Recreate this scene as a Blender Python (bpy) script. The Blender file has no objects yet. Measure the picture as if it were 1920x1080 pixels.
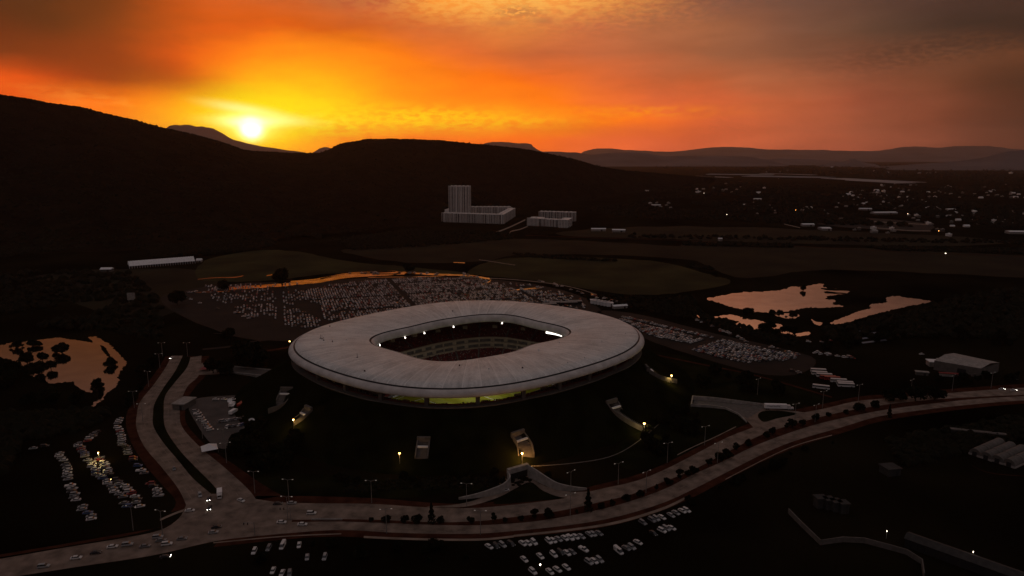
import bpy, math, random
import numpy as np
from mathutils import Vector, noise as mnoise
random.seed(7); np.random.seed(7)
C = bpy.context.scene
COL = C.collection
R = math.radians

# ---------------- camera ----------------
H = 175.0; FPX = 1280.0; TH = math.atan((540-293)/FPX)
cd = bpy.data.cameras.new('camera'); cam = bpy.data.objects.new('camera', cd); COL.objects.link(cam)
cam.location = (0, 0, H); cam.rotation_euler = (math.pi/2-TH, 0, 0)
cd.sensor_width = 36; cd.lens = 24.0; cd.clip_start = 1; cd.clip_end = 90000
C.camera = cam
C.render.resolution_x = 1024; C.render.resolution_y = 576
C.view_settings.view_transform = 'Standard'; C.view_settings.look = 'None'
C.view_settings.exposure = 0; C.view_settings.gamma = 1
C.render.engine = 'CYCLES'
C.cycles.volume_bounces = 0

def ray(px, py):
    x = (px-960)/FPX; y = -(py-540)/FPX
    return x, math.cos(TH)+y*math.sin(TH), -math.sin(TH)+y*math.cos(TH)
def G(px, py, z=0.0):            # point of the plane z seen towards (px, py) of the 1920 wide survey of the place
    x, dy, dz = ray(px, py); t = (z-H)/dz
    return Vector((x*t, dy*t, z))
def atY(px, py, Y):              # point at forward distance Y
    x, dy, dz = ray(px, py); t = Y/dy
    return Vector((x*t, Y, H+dz*t))
def azel(px, py):
    x, dy, dz = ray(px, py)
    return math.degrees(math.atan2(x, dy)), math.degrees(math.atan2(dz, math.hypot(x, dy)))

SUN_AZ, SUN_EL = azel(470, 240)

# ---------------- sky ----------------
def lin(c):
    return tuple((v/255/12.92 if v/255 <= .04045 else ((v/255+.055)/1.055)**2.4) for v in c)
W = bpy.data.worlds.new('World'); C.world = W; W.use_nodes = True
nt = W.node_tree; nt.nodes.clear(); N = nt.nodes.new; L = nt.links.new
class S:                          # a socket one can calculate with
    def __init__(s, k): s.k = k
    def _b(s, o, op, rev=False):
        n = N('ShaderNodeMath'); n.operation = op
        a, b = (o, s) if rev else (s, o)
        for i, v in enumerate((a, b)):
            if isinstance(v, S): L(v.k, n.inputs[i])
            elif v is not None: n.inputs[i].default_value = v
        return S(n.outputs[0])
    def __add__(s, o): return s._b(o, 'ADD')
    __radd__ = __add__
    def __sub__(s, o): return s._b(o, 'SUBTRACT')
    def __rsub__(s, o): return s._b(o, 'SUBTRACT', True)
    def __mul__(s, o): return s._b(o, 'MULTIPLY')
    __rmul__ = __mul__
    def __truediv__(s, o): return s._b(o, 'DIVIDE')
    def pw(s, o): return s._b(o, 'POWER')
    def f(s, op, o=None): return s._b(o, op)
def rng(s, a, b, c=0., d=1., smooth=True):
    n = N('ShaderNodeMapRange'); n.interpolation_type = 'SMOOTHSTEP' if smooth else 'LINEAR'; n.clamp = True
    L(s.k, n.inputs[0])
    for i, v in enumerate((a, b, c, d)): n.inputs[i+1].default_value = v
    return S(n.outputs[0])
def combine(x, y, z=None):
    n = N('ShaderNodeCombineXYZ')
    for i, v in enumerate((x, y, z)):
        if isinstance(v, S): L(v.k, n.inputs[i])
        elif v is not None: n.inputs[i].default_value = v
    return n.outputs[0]
def noi(vec, scale, detail=4, rough=.55):
    n = N('ShaderNodeTexNoise'); n.inputs['Scale'].default_value = scale
    n.inputs['Detail'].default_value = detail; n.inputs['Roughness'].default_value = rough
    L(vec, n.inputs['Vector']); return S(n.outputs[0])
def mixc(fac, a, b, mode='MIX'):
    n = N('ShaderNodeMix'); n.data_type = 'RGBA'; n.blend_type = mode
    for i, v in ((0, fac), (6, a), (7, b)):
        if isinstance(v, S): L(v.k, n.inputs[i])
        elif isinstance(v, tuple): n.inputs[i].default_value = (*v, 1)
        elif isinstance(v, (int, float)): n.inputs[i].default_value = v
        else: L(v, n.inputs[i])
    return n.outputs[2]
tc = N('ShaderNodeTexCoord'); sp = N('ShaderNodeSeparateXYZ'); L(tc.outputs['Generated'], sp.inputs[0])
dx, dy_, dz_ = (S(sp.outputs[i]) for i in range(3))
az = dx.f('ARCTAN2', dy_)*(180/math.pi)
el = dz_.f('ARCSINE')*(180/math.pi)
cv = combine(az*.35, el*1.0)
n1 = noi(cv, .35, 5); n2 = noi(combine(az*.35+31., el*1.0), .5, 5)
cv2 = combine(az*.25+el*.25, el*1.3-az*.12)
nw = noi(cv2, .6, 7, .6)          # wisps
azw = az + (n1-.5)*4.0
elg = ((el*(math.pi/180)).f('TANGENT')/az.f('ABSOLUTE').f('MINIMUM', 52.0).__mul__(math.pi/180).f('COSINE')).f('ARCTANGENT')*(180/math.pi)
elw = elg + (n2-.5)*1.8
def u_of(a): return (a+45)/90
un = rng(azw, -45, 45, 0, 1, smooth=False)
rows = [
 (-400,[(0,(70,52,50)),(480,(96,72,60)),(960,(112,84,68)),(1440,(104,80,70)),(1920,(70,58,54))]),
 (-120,[(0,(44,21,12)),(240,(62,31,18)),(480,(110,62,40)),(840,(186,118,70)),(1080,(200,128,84)),(1440,(180,118,84)),(1920,(80,56,46))]),
 (0,[(0,(60,20,4)),(120,(74,26,4)),(240,(120,44,6)),(360,(192,76,24)),(480,(198,86,36)),(600,(190,92,50)),(720,(196,100,56)),(820,(250,150,60)),(960,(252,165,72)),(1080,(244,150,70)),(1200,(206,122,66)),(1320,(146,87,62)),(1440,(114,75,60)),(1600,(90,60,49)),(1760,(70,47,40)),(1920,(60,39,32))]),
 (50,[(0,(58,16,0)),(120,(76,24,0)),(240,(132,46,0)),(360,(194,70,2)),(480,(216,80,2)),(600,(208,84,16)),(720,(206,94,40)),(840,(206,104,52)),(960,(226,128,62)),(1080,(204,110,64)),(1200,(180,102,64)),(1320,(162,97,64)),(1440,(126,79,58)),(1600,(96,64,48)),(1760,(62,43,34)),(1920,(48,33,26))]),
 (100,[(0,(98,33,8)),(120,(112,34,4)),(240,(150,48,4)),(360,(222,84,0)),(480,(255,128,0)),(600,(255,136,0)),(720,(248,122,8)),(840,(230,108,42)),(960,(202,98,50)),(1080,(192,98,58)),(1200,(178,97,61)),(1320,(153,89,59)),(1440,(132,80,56)),(1600,(111,66,47)),(1760,(104,62,42)),(1920,(92,52,32))]),
 (150,[(0,(226,78,22)),(120,(160,46,8)),(240,(152,44,5)),(360,(222,86,0)),(480,(255,166,0)),(600,(255,170,0)),(720,(255,142,0)),(840,(252,122,8)),(960,(244,108,26)),(1080,(224,102,44)),(1200,(202,96,53)),(1320,(178,89,52)),(1440,(170,93,60)),(1600,(136,74,50)),(1760,(106,58,38)),(1920,(66,38,24))]),
 (190,[(0,(214,72,16)),(120,(246,112,30)),(240,(242,102,18)),(360,(252,134,8)),(440,(255,205,8)),(480,(255,222,0)),(600,(255,206,0)),(720,(255,154,0)),(840,(255,132,0)),(960,(255,126,0)),(1080,(242,112,36)),(1200,(222,101,53)),(1320,(207,93,52)),(1440,(186,90,54)),(1600,(148,74,50)),(1760,(110,57,38)),(1920,(64,35,22))]),
 (225,[(0,(240,105,20)),(240,(252,122,14)),(360,(255,150,8)),(440,(255,214,0)),(480,(255,240,30)),(560,(255,226,4)),(640,(255,186,0)),(760,(255,178,0)),(840,(255,168,0)),(960,(255,156,0)),(1080,(255,132,6)),(1200,(248,112,32)),(1320,(217,96,49)),(1440,(190,90,54)),(1600,(154,78,52)),(1760,(112,57,38)),(1920,(62,34,22))]),
 (262,[(0,(240,100,15)),(360,(252,124,8)),(480,(255,190,0)),(600,(255,132,0)),(720,(255,120,0)),(840,(255,114,4)),(960,(255,110,18)),(1080,(238,102,42)),(1200,(227,97,51)),(1320,(203,89,51)),(1440,(190,90,56)),(1600,(160,80,54)),(1760,(120,62,43)),(1920,(66,36,24))]),
 (300,[(0,(200,80,15)),(480,(240,130,10)),(720,(236,104,14)),(960,(232,100,34)),(1200,(206,90,54)),(1440,(160,76,52)),(1600,(128,62,45)),(1920,(60,33,24))]),
]
prev = None; pe = None
for row, stops in reversed(rows):
    n = N('ShaderNodeValToRGB'); r = n.color_ramp; r.interpolation = 'CARDINAL'
    es = r.elements
    pts = [(u_of(azel(x, max(row, -120) if row > -400 else -120)[0]), lin(c)) for x, c in stops]
    es[0].position = pts[0][0]; es[0].color = (*pts[0][1], 1)
    es[1].position = pts[-1][0]; es[1].color = (*pts[-1][1], 1)
    for p, c in pts[1:-1]:
        e = es.new(p); e.color = (*c, 1)
    L(un.k, n.inputs[0])
    e_ = azel(960, row)[1]
    if prev is None: prev = n.outputs[0]
    else: prev = mixc(rng(elw, pe, e_, smooth=False), prev, n.outputs[0])
    pe = e_
col = prev
# the dome overhead and behind: dim grey mauve cloud
away = rng(az.f('ABSOLUTE'), 38, 75)
top = rng(elw, 20, 48)
back = mixc(rng(el, 0, 40), lin((66, 54, 54)), lin((104, 96, 99)))
col = mixc(away, col, back)
col = mixc(top, col, lin((108, 100, 101)))
col = mixc(rng(el, -2, -6), col, (.004, .003, .003))
# soft streaks and texture everywhere
col = mixc(1.0, col, combine((nw-.5)*.42+1.0, (nw-.5)*.52+1.0, (nw-.5)*.6+1.0), 'MULTIPLY')
def blob(px, py, wx, wy, tilt=0.0):
    a0, e0 = azel(px, py); k = 1280/math.degrees(1)/57.2958*1.0
    A = (az-a0)*(math.cos(tilt)) + (el-e0)*math.sin(tilt)
    B = (el-e0)*math.cos(tilt) - (az-a0)*math.sin(tilt)
    q = (A/(wx/22.3)).pw(2) + (B/(wy/22.3)).pw(2)
    return (q*-1.0).f('EXPONENT')
fine = noi(combine(az*.9+el*.5, el*2.6-az*.25), 1.1, 6, .62)
fmask = rng(fine, .44, .62)
fm2 = rng(fine, .38, .6)
def addc(fac, c, a=None):
    global col
    col = mixc(fac, col, c)
# yellow cloud bands near the sun and to its right
addc(blob(600, 226, 95, 24)*fm2*1.0, (1.0, .80, .03))
addc(blob(790, 222, 115, 17)*rng(fine, .40, .56)*1.0, (1.0, .62, .005))
addc(blob(930, 228, 110, 12)*fm2*.85, (1.0, .50, .003))
addc(blob(1190, 210, 130, 10)*fm2*.6, (1.0, .30, .006))
addc(blob(250, 195, 160, 10, -.12)*fm2*.35, (1.0, .30, .04))
# bright broken cloud at the top
addc(blob(960, -4, 190, 34)*rng(fine, .40, .56)*.75, lin((255, 186, 88)))
dk = noi(combine(az*1.2+7., el*3.2), 1.5, 5)
addc(blob(975, 22, 40, 9)*rng(dk, .42, .5)*.7, lin((176, 104, 62)))
addc(blob(1018, 39, 22, 6)*.6, lin((176, 104, 66)))
addc(blob(942, 43, 28, 5)*.5, lin((190, 110, 66)))
addc(blob(1330, 10, 230, 26, .1)*rng(dk, .40, .6)*.35, lin((108, 76, 60)))
addc(blob(1850, 70, 190, 26, .12)*rng(dk, .36, .6)*.6, lin((52, 34, 28)))
# dark bar left of the sun
addc(blob(240, 128, 210, 30, -.22)*.6, lin((118, 32, 2)))
# the glow of the sun and its disc, veiled by a streak of cloud
s1 = blob(472, 228, 130, 44); s2 = blob(472, 236, 44, 22); s3 = blob(470, 241, 17, 19)
streak = blob(462, 206, 52, 8, -.16)
streak2 = blob(520, 226, 60, 7, -.05)
addc(s1*.85, (1.0, .80, .0))
addc(streak*.9, (1.1, .95, .32))
addc(streak2*.55, (1.0, .86, .16))
addc(s2*.9, (1.5, 1.15, .12))
addc(blob(480, 226, 60, 9)*.8, (1.6, 1.3, .4))
addc(blob(471, 236, 32, 17)*.85, (1.7, 1.45, .2))
addc(blob(471, 241, 14, 13), (6.0, 5.4, 3.2))
addc(blob(468, 230, 30, 8)*.8, (2.2, 2.0, 1.0))
hs = N('ShaderNodeHueSaturation'); hs.inputs['Saturation'].default_value = 1.01; L(col, hs.inputs['Color']); col = hs.outputs[0]
gain = ((el.f('MAXIMUM', 0.0)*-.2).f('EXPONENT')*1.0+1.02)*rng(el, 16, 30, 1.0, 1.0)
col = mixc(1.0, col, combine(gain, gain, gain), 'MULTIPLY')
nis = N('ShaderNodeTexSky'); nis.sky_type = 'NISHITA'; nis.sun_disc = False
nis.sun_elevation = R(SUN_EL); nis.sun_rotation = R(SUN_AZ); nis.air_density = 1.4; nis.dust_density = 4
b0 = N('ShaderNodeBackground'); L(col, b0.inputs[0]); b0.inputs[1].default_value = .95
b1 = N('ShaderNodeBackground'); L(nis.outputs[0], b1.inputs[0]); b1.inputs[1].default_value = .006
ad = N('ShaderNodeAddShader'); L(b0.outputs[0], ad.inputs[0]); L(b1.outputs[0], ad.inputs[1])
wo = N('ShaderNodeOutputWorld'); L(ad.outputs[0], wo.inputs[0])
# ---------------- sun ----------------
sd = bpy.data.lights.new('sun', 'SUN'); sd.energy = 0.45; sd.angle = R(.5); sd.color = (1, .36, .10)
so = bpy.data.objects.new('sun', sd); COL.objects.link(so)
so.rotation_euler = (R(90-SUN_EL), 0, R(180-SUN_AZ))

# ---------------- helpers ----------------
def tag(o, label=None, cat=None, group=None, kind=None):
    if label: o['label'] = label
    if cat: o['category'] = cat
    if group: o['group'] = group
    if kind: o['kind'] = kind
    return o
def empty(name, loc, rz=0, label=None, cat=None, group=None):
    o = bpy.data.objects.new(name, None); COL.objects.link(o)
    o.location = loc; o.rotation_euler = (0, 0, rz); o.empty_display_size = .5
    return tag(o, label, cat, group)
class MB:
    def __init__(s): s.v = []; s.f = []; s.m = []
    def quad(s, *p, m=0):
        b = len(s.v); s.v += [tuple(q) for q in p]; s.f.append(tuple(range(b, b+len(p)))); s.m.append(m)
    def add(s, V, F, m=0):
        b = len(s.v); s.v += [tuple(q) for q in V]
        for f in F: s.f.append(tuple(b+i for i in f)); s.m.append(m)
    def box(s, c, d, rz=0, m=0, taper=(1, 1), top=True):
        hx, hy, hz = d[0]/2, d[1]/2, d[2]/2; ca, sa = math.cos(rz), math.sin(rz); V = []
        for k, z in ((0, -hz), (1, hz)):
            tx, ty = (1, 1) if k == 0 else taper
            for x, y in ((-hx*tx, -hy*ty), (hx*tx, -hy*ty), (hx*tx, hy*ty), (-hx*tx, hy*ty)):
                V.append((c[0]+x*ca-y*sa, c[1]+x*sa+y*ca, c[2]+z))
        s.add(V, [(0, 3, 2, 1), (4, 5, 6, 7), (0, 1, 5, 4), (1, 2, 6, 5), (2, 3, 7, 6), (3, 0, 4, 7)], m)
    def tube(s, pts, rad, n=6, m=0, cap=True):
        pts = [Vector(p) for p in pts]; V = []; k = len(pts)
        for i, p in enumerate(pts):
            d = (pts[min(i+1, k-1)]-pts[max(i-1, 0)]).normalized()
            a = d.cross(Vector((0, 0, 1)));
            if a.length < .05: a = Vector((1, 0, 0))
            a.normalize(); b = d.cross(a)
            r = rad[i] if isinstance(rad, (list, tuple)) else rad
            for j in range(n):
                t = 2*math.pi*j/n; V.append(p+a*math.cos(t)*r+b*math.sin(t)*r)
        F = [(i*n+j, i*n+(j+1) % n, (i+1)*n+(j+1) % n, (i+1)*n+j) for i in range(k-1) for j in range(n)]
        if cap: F += [tuple(range(n)), tuple((k-1)*n+j for j in reversed(range(n)))]
        s.add(V, F, m)
    def wall(s, pts, z0, z1, th, m=0):      # a wall of thickness th along ground points
        pts = [Vector((p[0], p[1], 0)) for p in pts]
        k = len(pts); O = []
        for i, p in enumerate(pts):
            d = (pts[min(i+1, k-1)]-pts[max(i-1, 0)]).normalized(); n = Vector((-d.y, d.x, 0))*th/2
            a = z0[i] if isinstance(z0, (list, tuple)) else z0; b = z1[i] if isinstance(z1, (list, tuple)) else z1
            O.append([p+n+Vector((0, 0, a)), p-n+Vector((0, 0, a)), p-n+Vector((0, 0, b)), p+n+Vector((0, 0, b))])
        V = [q for o in O for q in o]
        F = [(i*4+j, i*4+(j+1) % 4, (i+1)*4+(j+1) % 4, (i+1)*4+j) for i in range(k-1) for j in range(4)]
        F += [(3, 2, 1, 0), tuple((k-1)*4+j for j in range(4))]
        s.add(V, F, m)
    def mesh(s, name, mats, smooth=False):
        me = bpy.data.meshes.new(name); me.from_pydata(s.v, [], s.f); me.update()
        for m in (mats if isinstance(mats, (list, tuple)) else [mats]): me.materials.append(m)
        me.polygons.foreach_set('material_index', s.m)
        if smooth: me.polygons.foreach_set('use_smooth', [True]*len(me.polygons))
        return me
    def ob(s, name, mats, parent=None, smooth=False, **k):
        return obj(name, s.mesh(name, mats, smooth), parent, **k)
def obj(name, me, parent=None, loc=(0, 0, 0), rz=0, **k):
    o = bpy.data.objects.new(name, me); COL.objects.link(o); o.parent = parent
    o.location = loc; o.rotation_euler = (0, 0, rz)
    return tag(o, **k)
def struct(name, mb, mats, smooth=False): return mb.ob(name, mats, smooth=smooth, kind='structure')
def copy_tree(o, parent=None):
    kids = list(o.children); c = o.copy(); COL.objects.link(c); c.parent = parent
    for ch in kids: copy_tree(ch, c)
    return c
_used = set()
def inst(proto, loc, rz=0, sc=1, label=None, group=None):   # first call uses the prototype itself
    o = proto if proto.as_pointer() not in _used else copy_tree(proto)
    _used.add(proto.as_pointer())
    o.location = loc; o.rotation_euler = (0, 0, rz)
    o.scale = (sc, sc, sc) if isinstance(sc, (int, float)) else sc
    if label: o['label'] = label
    if group: o['group'] = group
    elif 'group' in o: del o['group']
    return o
def drop_unused(*ps):
    for p in ps:
        if p.as_pointer() not in _used:
            for c in list(p.children):
                for g in list(c.children): bpy.data.objects.remove(g)
                bpy.data.objects.remove(c)
            bpy.data.objects.remove(p)
ORD = 'first second third fourth fifth sixth seventh eighth ninth tenth eleventh twelfth thirteenth fourteenth fifteenth sixteenth seventeenth eighteenth nineteenth twentieth'.split()
def ordn(i):
    if i < 20: return ORD[i]
    k = i+1; return '%d%s' % (k, {1: 'st', 2: 'nd', 3: 'rd'}.get(k % 10, 'th') if k % 100 not in (11, 12, 13) else 'th')

def mat(name, base, rough=.8, metal=0., var=.25, scale=.05, spec=.3, coat=0., emit=None, es=0., base2=None, bump=0., bscale=1., detail=6, thr=None):
    m = bpy.data.materials.new(name); m.use_nodes = True; t = m.node_tree; b = t.nodes['Principled BSDF']
    b.inputs['Roughness'].default_value = rough; b.inputs['Metallic'].default_value = metal
    b.inputs['Specular IOR Level'].default_value = spec; b.inputs['Coat Weight'].default_value = coat
    if emit: b.inputs['Emission Color'].default_value = (*emit, 1); b.inputs['Emission Strength'].default_value = es
    g = t.nodes.new('ShaderNodeNewGeometry')
    src = g.outputs['Position']
    if name.startswith('local'):
        tcn = t.nodes.new('ShaderNodeTexCoord'); src = tcn.outputs['Object']
    n = t.nodes.new('ShaderNodeTexNoise'); n.inputs['Scale'].default_value = scale; n.inputs['Detail'].default_value = detail
    t.links.new(src, n.inputs['Vector'])
    r = t.nodes.new('ShaderNodeValToRGB')
    lo, hi = thr or (.32, .68)
    r.color_ramp.elements[0].position = lo; r.color_ramp.elements[1].position = hi
    b2 = base2 or tuple(min(1, c*(1+var)) for c in base); b1 = base if base2 else tuple(c*(1-var) for c in base)
    r.color_ramp.elements[0].color = (*b1, 1); r.color_ramp.elements[1].color = (*b2, 1)
    t.links.new(n.outputs[0], r.inputs[0]); t.links.new(r.outputs[0], b.inputs['Base Color'])
    if bump:
        n2 = t.nodes.new('ShaderNodeTexNoise'); n2.inputs['Scale'].default_value = bscale; n2.inputs['Detail'].default_value = 4
        t.links.new(src, n2.inputs['Vector'])
        bp = t.nodes.new('ShaderNodeBump'); bp.inputs['Strength'].default_value = 1; bp.inputs['Distance'].default_value = bump
        t.links.new(n2.outputs[0], bp.inputs['Height']); t.links.new(bp.outputs[0], b.inputs['Normal'])
    return m
M = {}
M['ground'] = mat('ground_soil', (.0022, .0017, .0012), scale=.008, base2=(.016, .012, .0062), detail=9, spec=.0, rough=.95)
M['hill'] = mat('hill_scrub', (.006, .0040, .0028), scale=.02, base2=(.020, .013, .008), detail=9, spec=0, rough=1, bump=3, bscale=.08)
M['farhill'] = mat('far_hill', (.13, .105, .105), scale=.001, spec=.05, rough=1)  # lightened base carries part of the distance haze in the hill colour
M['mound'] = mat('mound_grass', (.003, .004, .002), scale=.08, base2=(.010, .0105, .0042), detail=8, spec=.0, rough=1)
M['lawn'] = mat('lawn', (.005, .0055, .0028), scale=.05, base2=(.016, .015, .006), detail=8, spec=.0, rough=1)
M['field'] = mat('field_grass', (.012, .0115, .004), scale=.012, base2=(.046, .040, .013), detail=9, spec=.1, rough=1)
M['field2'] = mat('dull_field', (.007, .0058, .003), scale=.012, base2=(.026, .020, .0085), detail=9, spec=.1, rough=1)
M['lot'] = mat('lot_dirt', (.008, .0052, .004), scale=.03, base2=(.024, .015, .011), detail=8, spec=.2, rough=.9)
M['redsoil'] = mat('red_soil', (.030, .010, .006), scale=.15, base2=(.075, .027, .016), detail=8, spec=.0, rough=1)
M['road'] = mat('concrete_road', (.11, .080, .062), scale=.16, base2=(.26, .190, .150), detail=12, spec=.2, rough=.85)
M['asph'] = mat('asphalt', (.055, .047, .042), scale=.1, base2=(.095, .080, .072), detail=8, rough=.85)
M['path'] = mat('path', (.16, .12, .09), scale=.12, base2=(.3, .22, .17), rough=.9)
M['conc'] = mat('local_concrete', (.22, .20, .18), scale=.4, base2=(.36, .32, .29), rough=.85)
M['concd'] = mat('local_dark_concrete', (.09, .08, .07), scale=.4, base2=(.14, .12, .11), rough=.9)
M['water'] = mat('pond_water', (.95, .84, .80), metal=1., rough=.05, var=.10, scale=.05, bump=.02, bscale=.4)
M['wet'] = mat('wet_mud', (.02, .018, .018), metal=1., rough=.22, base2=(.27, .26, .33), thr=(.46, .58), scale=.05, detail=9)
M['white'] = mat('local_white_paint', (.78, .71, .66), scale=.5, var=.12, rough=.6)
M['whiter'] = mat('local_pale_cloth', (.80, .78, .77), scale=.3, var=.08, rough=.55)
M['steel'] = mat('local_steel', (.25, .24, .23), scale=1, var=.2, rough=.5, metal=.4)
M['dark'] = mat('local_dark', (.02, .018, .018), scale=1, var=.3, rough=.6)
M['glass'] = mat('local_glass', (.015, .015, .018), scale=1, var=.2, rough=.12, spec=.8)
M['tyre'] = mat('local_tyre', (.012, .012, .012), scale=3, var=.2, rough=.9)
M['bark'] = mat('local_bark', (.03, .02, .013), scale=2, var=.4, rough=1)
M['leaf'] = mat('local_leaf', (.010, .012, .005), scale=.35, base2=(.042, .040, .016), rough=.9, spec=.1)
M['leafd'] = mat('local_leaf_dark', (.006, .007, .004), scale=.3, base2=(.022, .022, .011), rough=.95, spec=.05)
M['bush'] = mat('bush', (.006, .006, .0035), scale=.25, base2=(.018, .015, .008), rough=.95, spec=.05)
for nm, c in (('white', (.60, .58, .56)), ('silver', (.30, .30, .30)), ('grey', (.16, .16, .165)), ('black', (.02, .02, .022)), ('red', (.28, .025, .02)), ('blue', (.05, .09, .2))):
    M['car_'+nm] = mat('local_car_'+nm, c, scale=1, var=.05, rough=.4, spec=.4, coat=.25)
M['seat'] = mat('stand_seats', (.075, .012, .011), scale=.25, base2=(.14, .022, .02), detail=8, rough=.8)
M['faint'] = mat('local_dimmed_block', (.028, .026, .025), scale=.4, base2=(.05, .046, .043), rough=.95)  # the dim look of pale huts and sheds is put into this colour
M['beige'] = mat('fascia_beige', (.36, .29, .21), scale=.3, var=.15, rough=.8)
# ---------------- curves ----------------
def cr(pts, n=8, closed=False):            # Catmull-Rom through points of any dimension
    P = [np.array(p, float) for p in pts]; k = len(P); out = []
    for i in range(k if closed else k-1):
        if closed: a, b, c, d = P[(i-1) % k], P[i], P[(i+1) % k], P[(i+2) % k]
        else: a, b, c, d = P[max(i-1, 0)], P[i], P[i+1], P[min(i+2, k-1)]
        for j in range(n):
            t = j/n
            out.append(.5*((2*b)+(-a+c)*t+(2*a-5*b+4*c-d)*t*t+(-a+3*b-3*c+d)*t**3))
    if not closed: out.append(P[-1])
    return out
def jag(pts, amp, n=6):
    """closed outline in survey pixels -> ragged ground outline"""
    o = cr(pts, n, True)
    k = len(o); r = []
    for i, p in enumerate(o):
        r.append((p[0]+amp*2.4*(mnoise.noise(Vector((p[0]*.16, p[1]*.5, 1)))), p[1]+amp*.8*(mnoise.noise(Vector((p[0]*.21, p[1]*.6, 5))))+random.uniform(-.2, .2)*amp))
    return r
def sheet(name, pts_px, z, m, amp=0, n=6, smooth_outline=True, keep=False):
    o = jag(pts_px, amp, n) if amp else (cr(pts_px, n, True) if smooth_outline else pts_px)
    import bmesh
    bm = bmesh.new(); vs = []
    for p in o:
        g = G(p[0], p[1], z); vs.append(bm.verts.new(g))
    es = [bm.edges.new((vs[i], vs[(i+1) % len(vs)])) for i in range(len(vs))]
    bmesh.ops.triangle_fill(bm, use_beauty=True, edges=es)
    for f in bm.faces:
        if f.normal.z < 0: f.normal_flip()
    me = bpy.data.meshes.new(name); bm.to_mesh(me); bm.free(); me.materials.append(m)
    return obj(name, me, kind='structure')
def strip(name, left, right, z, m, n=8, thick=0.):
    """road between two edge lines given in survey pixels; lifts its kerb by thick"""
    a = cr(left, n); b = cr(right, n); k = 64 if len(left) > 3 else 16
    def res(c):
        c = [G(p[0], p[1], 0) for p in c]; d = [0]
        for i in range(1, len(c)): d.append(d[-1]+(c[i]-c[i-1]).length)
        out = []
        for j in range(k+1):
            t = d[-1]*j/k; i = max(1, min(len(c)-1, next((q for q in range(len(d)) if d[q] >= t), len(c)-1)))
            u = (t-d[i-1])/max(d[i]-d[i-1], 1e-6); out.append(c[i-1].lerp(c[i], u))
        return out
    A, B = res(a), res(b); mb = MB()
    V = []; F = []
    for p, q in zip(A, B): V += [(p.x, p.y, z), (q.x, q.y, z), (p.x, p.y, z-thick), (q.x, q.y, z-thick)]
    for i in range(k):
        o = i*4; F.append((o, o+4, o+5, o+1))
        if thick: F += [(o+2, o+6, o+4, o), (o+1, o+5, o+7, o+3)]
    if thick: F += [(0, 1, 3, 2), (k*4, k*4+2, k*4+3, k*4+1)]
    mb.add(V, F)
    return struct(name, mb, m), A, B

# ---------------- stadium outline (fitted to the roof edge) ----------------
CX, CY = -30.0, 512.0
outer = [(542,651),(548,671),(567,684),(607,700),(656,716),(700,727),(767,736),(811,738),(860,737),(904,736),(949,731),(1004,720),(1060,707),(1127,687),(1171,671),(1202,651),(1208,636),(1202,624),(1182,609),(1138,594),(1082,583),(1016,573),(949,568),(860,568),(789,574),(722,587),(638,604),(589,618),(554,636)]
inner = [(700,645),(722,656),(762,670),(822,679),(860,680),(882,678),(927,669),(993,651),(1038,640),(1067,629),(1070,623),(1056,617),(1016,607),(949,593),(904,592),(860,598),(811,605),(767,617),(711,629),(693,640)]
def four(pts, z, K):
    A = []; b = []
    for p in pts:
        g = G(p[0], p[1], z); a = math.atan2(g.y-CY, g.x-CX); b.append(math.hypot(g.x-CX, g.y-CY))
        A.append([1]+[f(k*a) for k in range(1, K+1) for f in (math.cos, math.sin)])
    A = np.array(A); reg = np.diag([0.]+[(.02*k*k) for k in range(1, K+1) for _ in (0, 1)])
    c = np.linalg.solve(A.T@A+reg, A.T@np.array(b))
    return lambda a: float(c[0]+sum(c[2*k-1]*math.cos(k*a)+c[2*k]*math.sin(k*a) for k in range(1, K+1)))
r_out = four(outer, 36.0, 5); r_in = four(inner, 37.0, 6)
PA = R(47)                                  # the pitch runs away to the right
def rect_r(a, hx, hy, p=6):
    t = a-PA; return ((abs(math.cos(t))/hx)**p+(abs(math.sin(t))/hy)**p)**(-1/p)
NA = 192
ANG = [2*math.pi*i/NA for i in range(NA)]
def ring(mb, prof, m=0, close=False, a0=0, a1=NA):
    """sweep a list of (r(a), z(a)) round the centre"""
    V = []; k = len(prof); full = (a0 == 0 and a1 == NA)
    idx = list(range(a0, a1+(0 if full else 1)))
    for i in idx:
        a = ANG[i % NA]
        for r, z in prof:
            rr = r(a) if callable(r) else r; zz = z(a) if callable(z) else z
            V.append((CX+rr*math.cos(a), CY+rr*math.sin(a), zz))
    F = []; n = len(idx)
    for i in range(n if full else n-1):
        for j in range(k if close else k-1):
            F.append((i*k+j, ((i+1) % n)*k+j, ((i+1) % n)*k+(j+1) % k, i*k+(j+1) % k))
    mb.add(V, F, m)
FOOT = lambda a: r_out(a)+37+4*math.sin(2*a+1)

# ---------------- ground ----------------
g = MB(); V = []; F = []
fac = [1.0, 1.1, 1.3, 1.7, 2.4, 3.6, 6, 11, 22, 50, 110, 240]
for a in ANG:
    f0 = FOOT(a)-1.0
    for q in fac: V.append((CX+f0*q*math.cos(a), CY+f0*q*math.sin(a), 0.0))
k = len(fac)
for i in range(NA):
    for j in range(k-1): F.append((i*k+j, i*k+j+1, ((i+1) % NA)*k+j+1, ((i+1) % NA)*k+j))
g.add(V, F); struct('ground', g, M['ground'])
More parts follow.
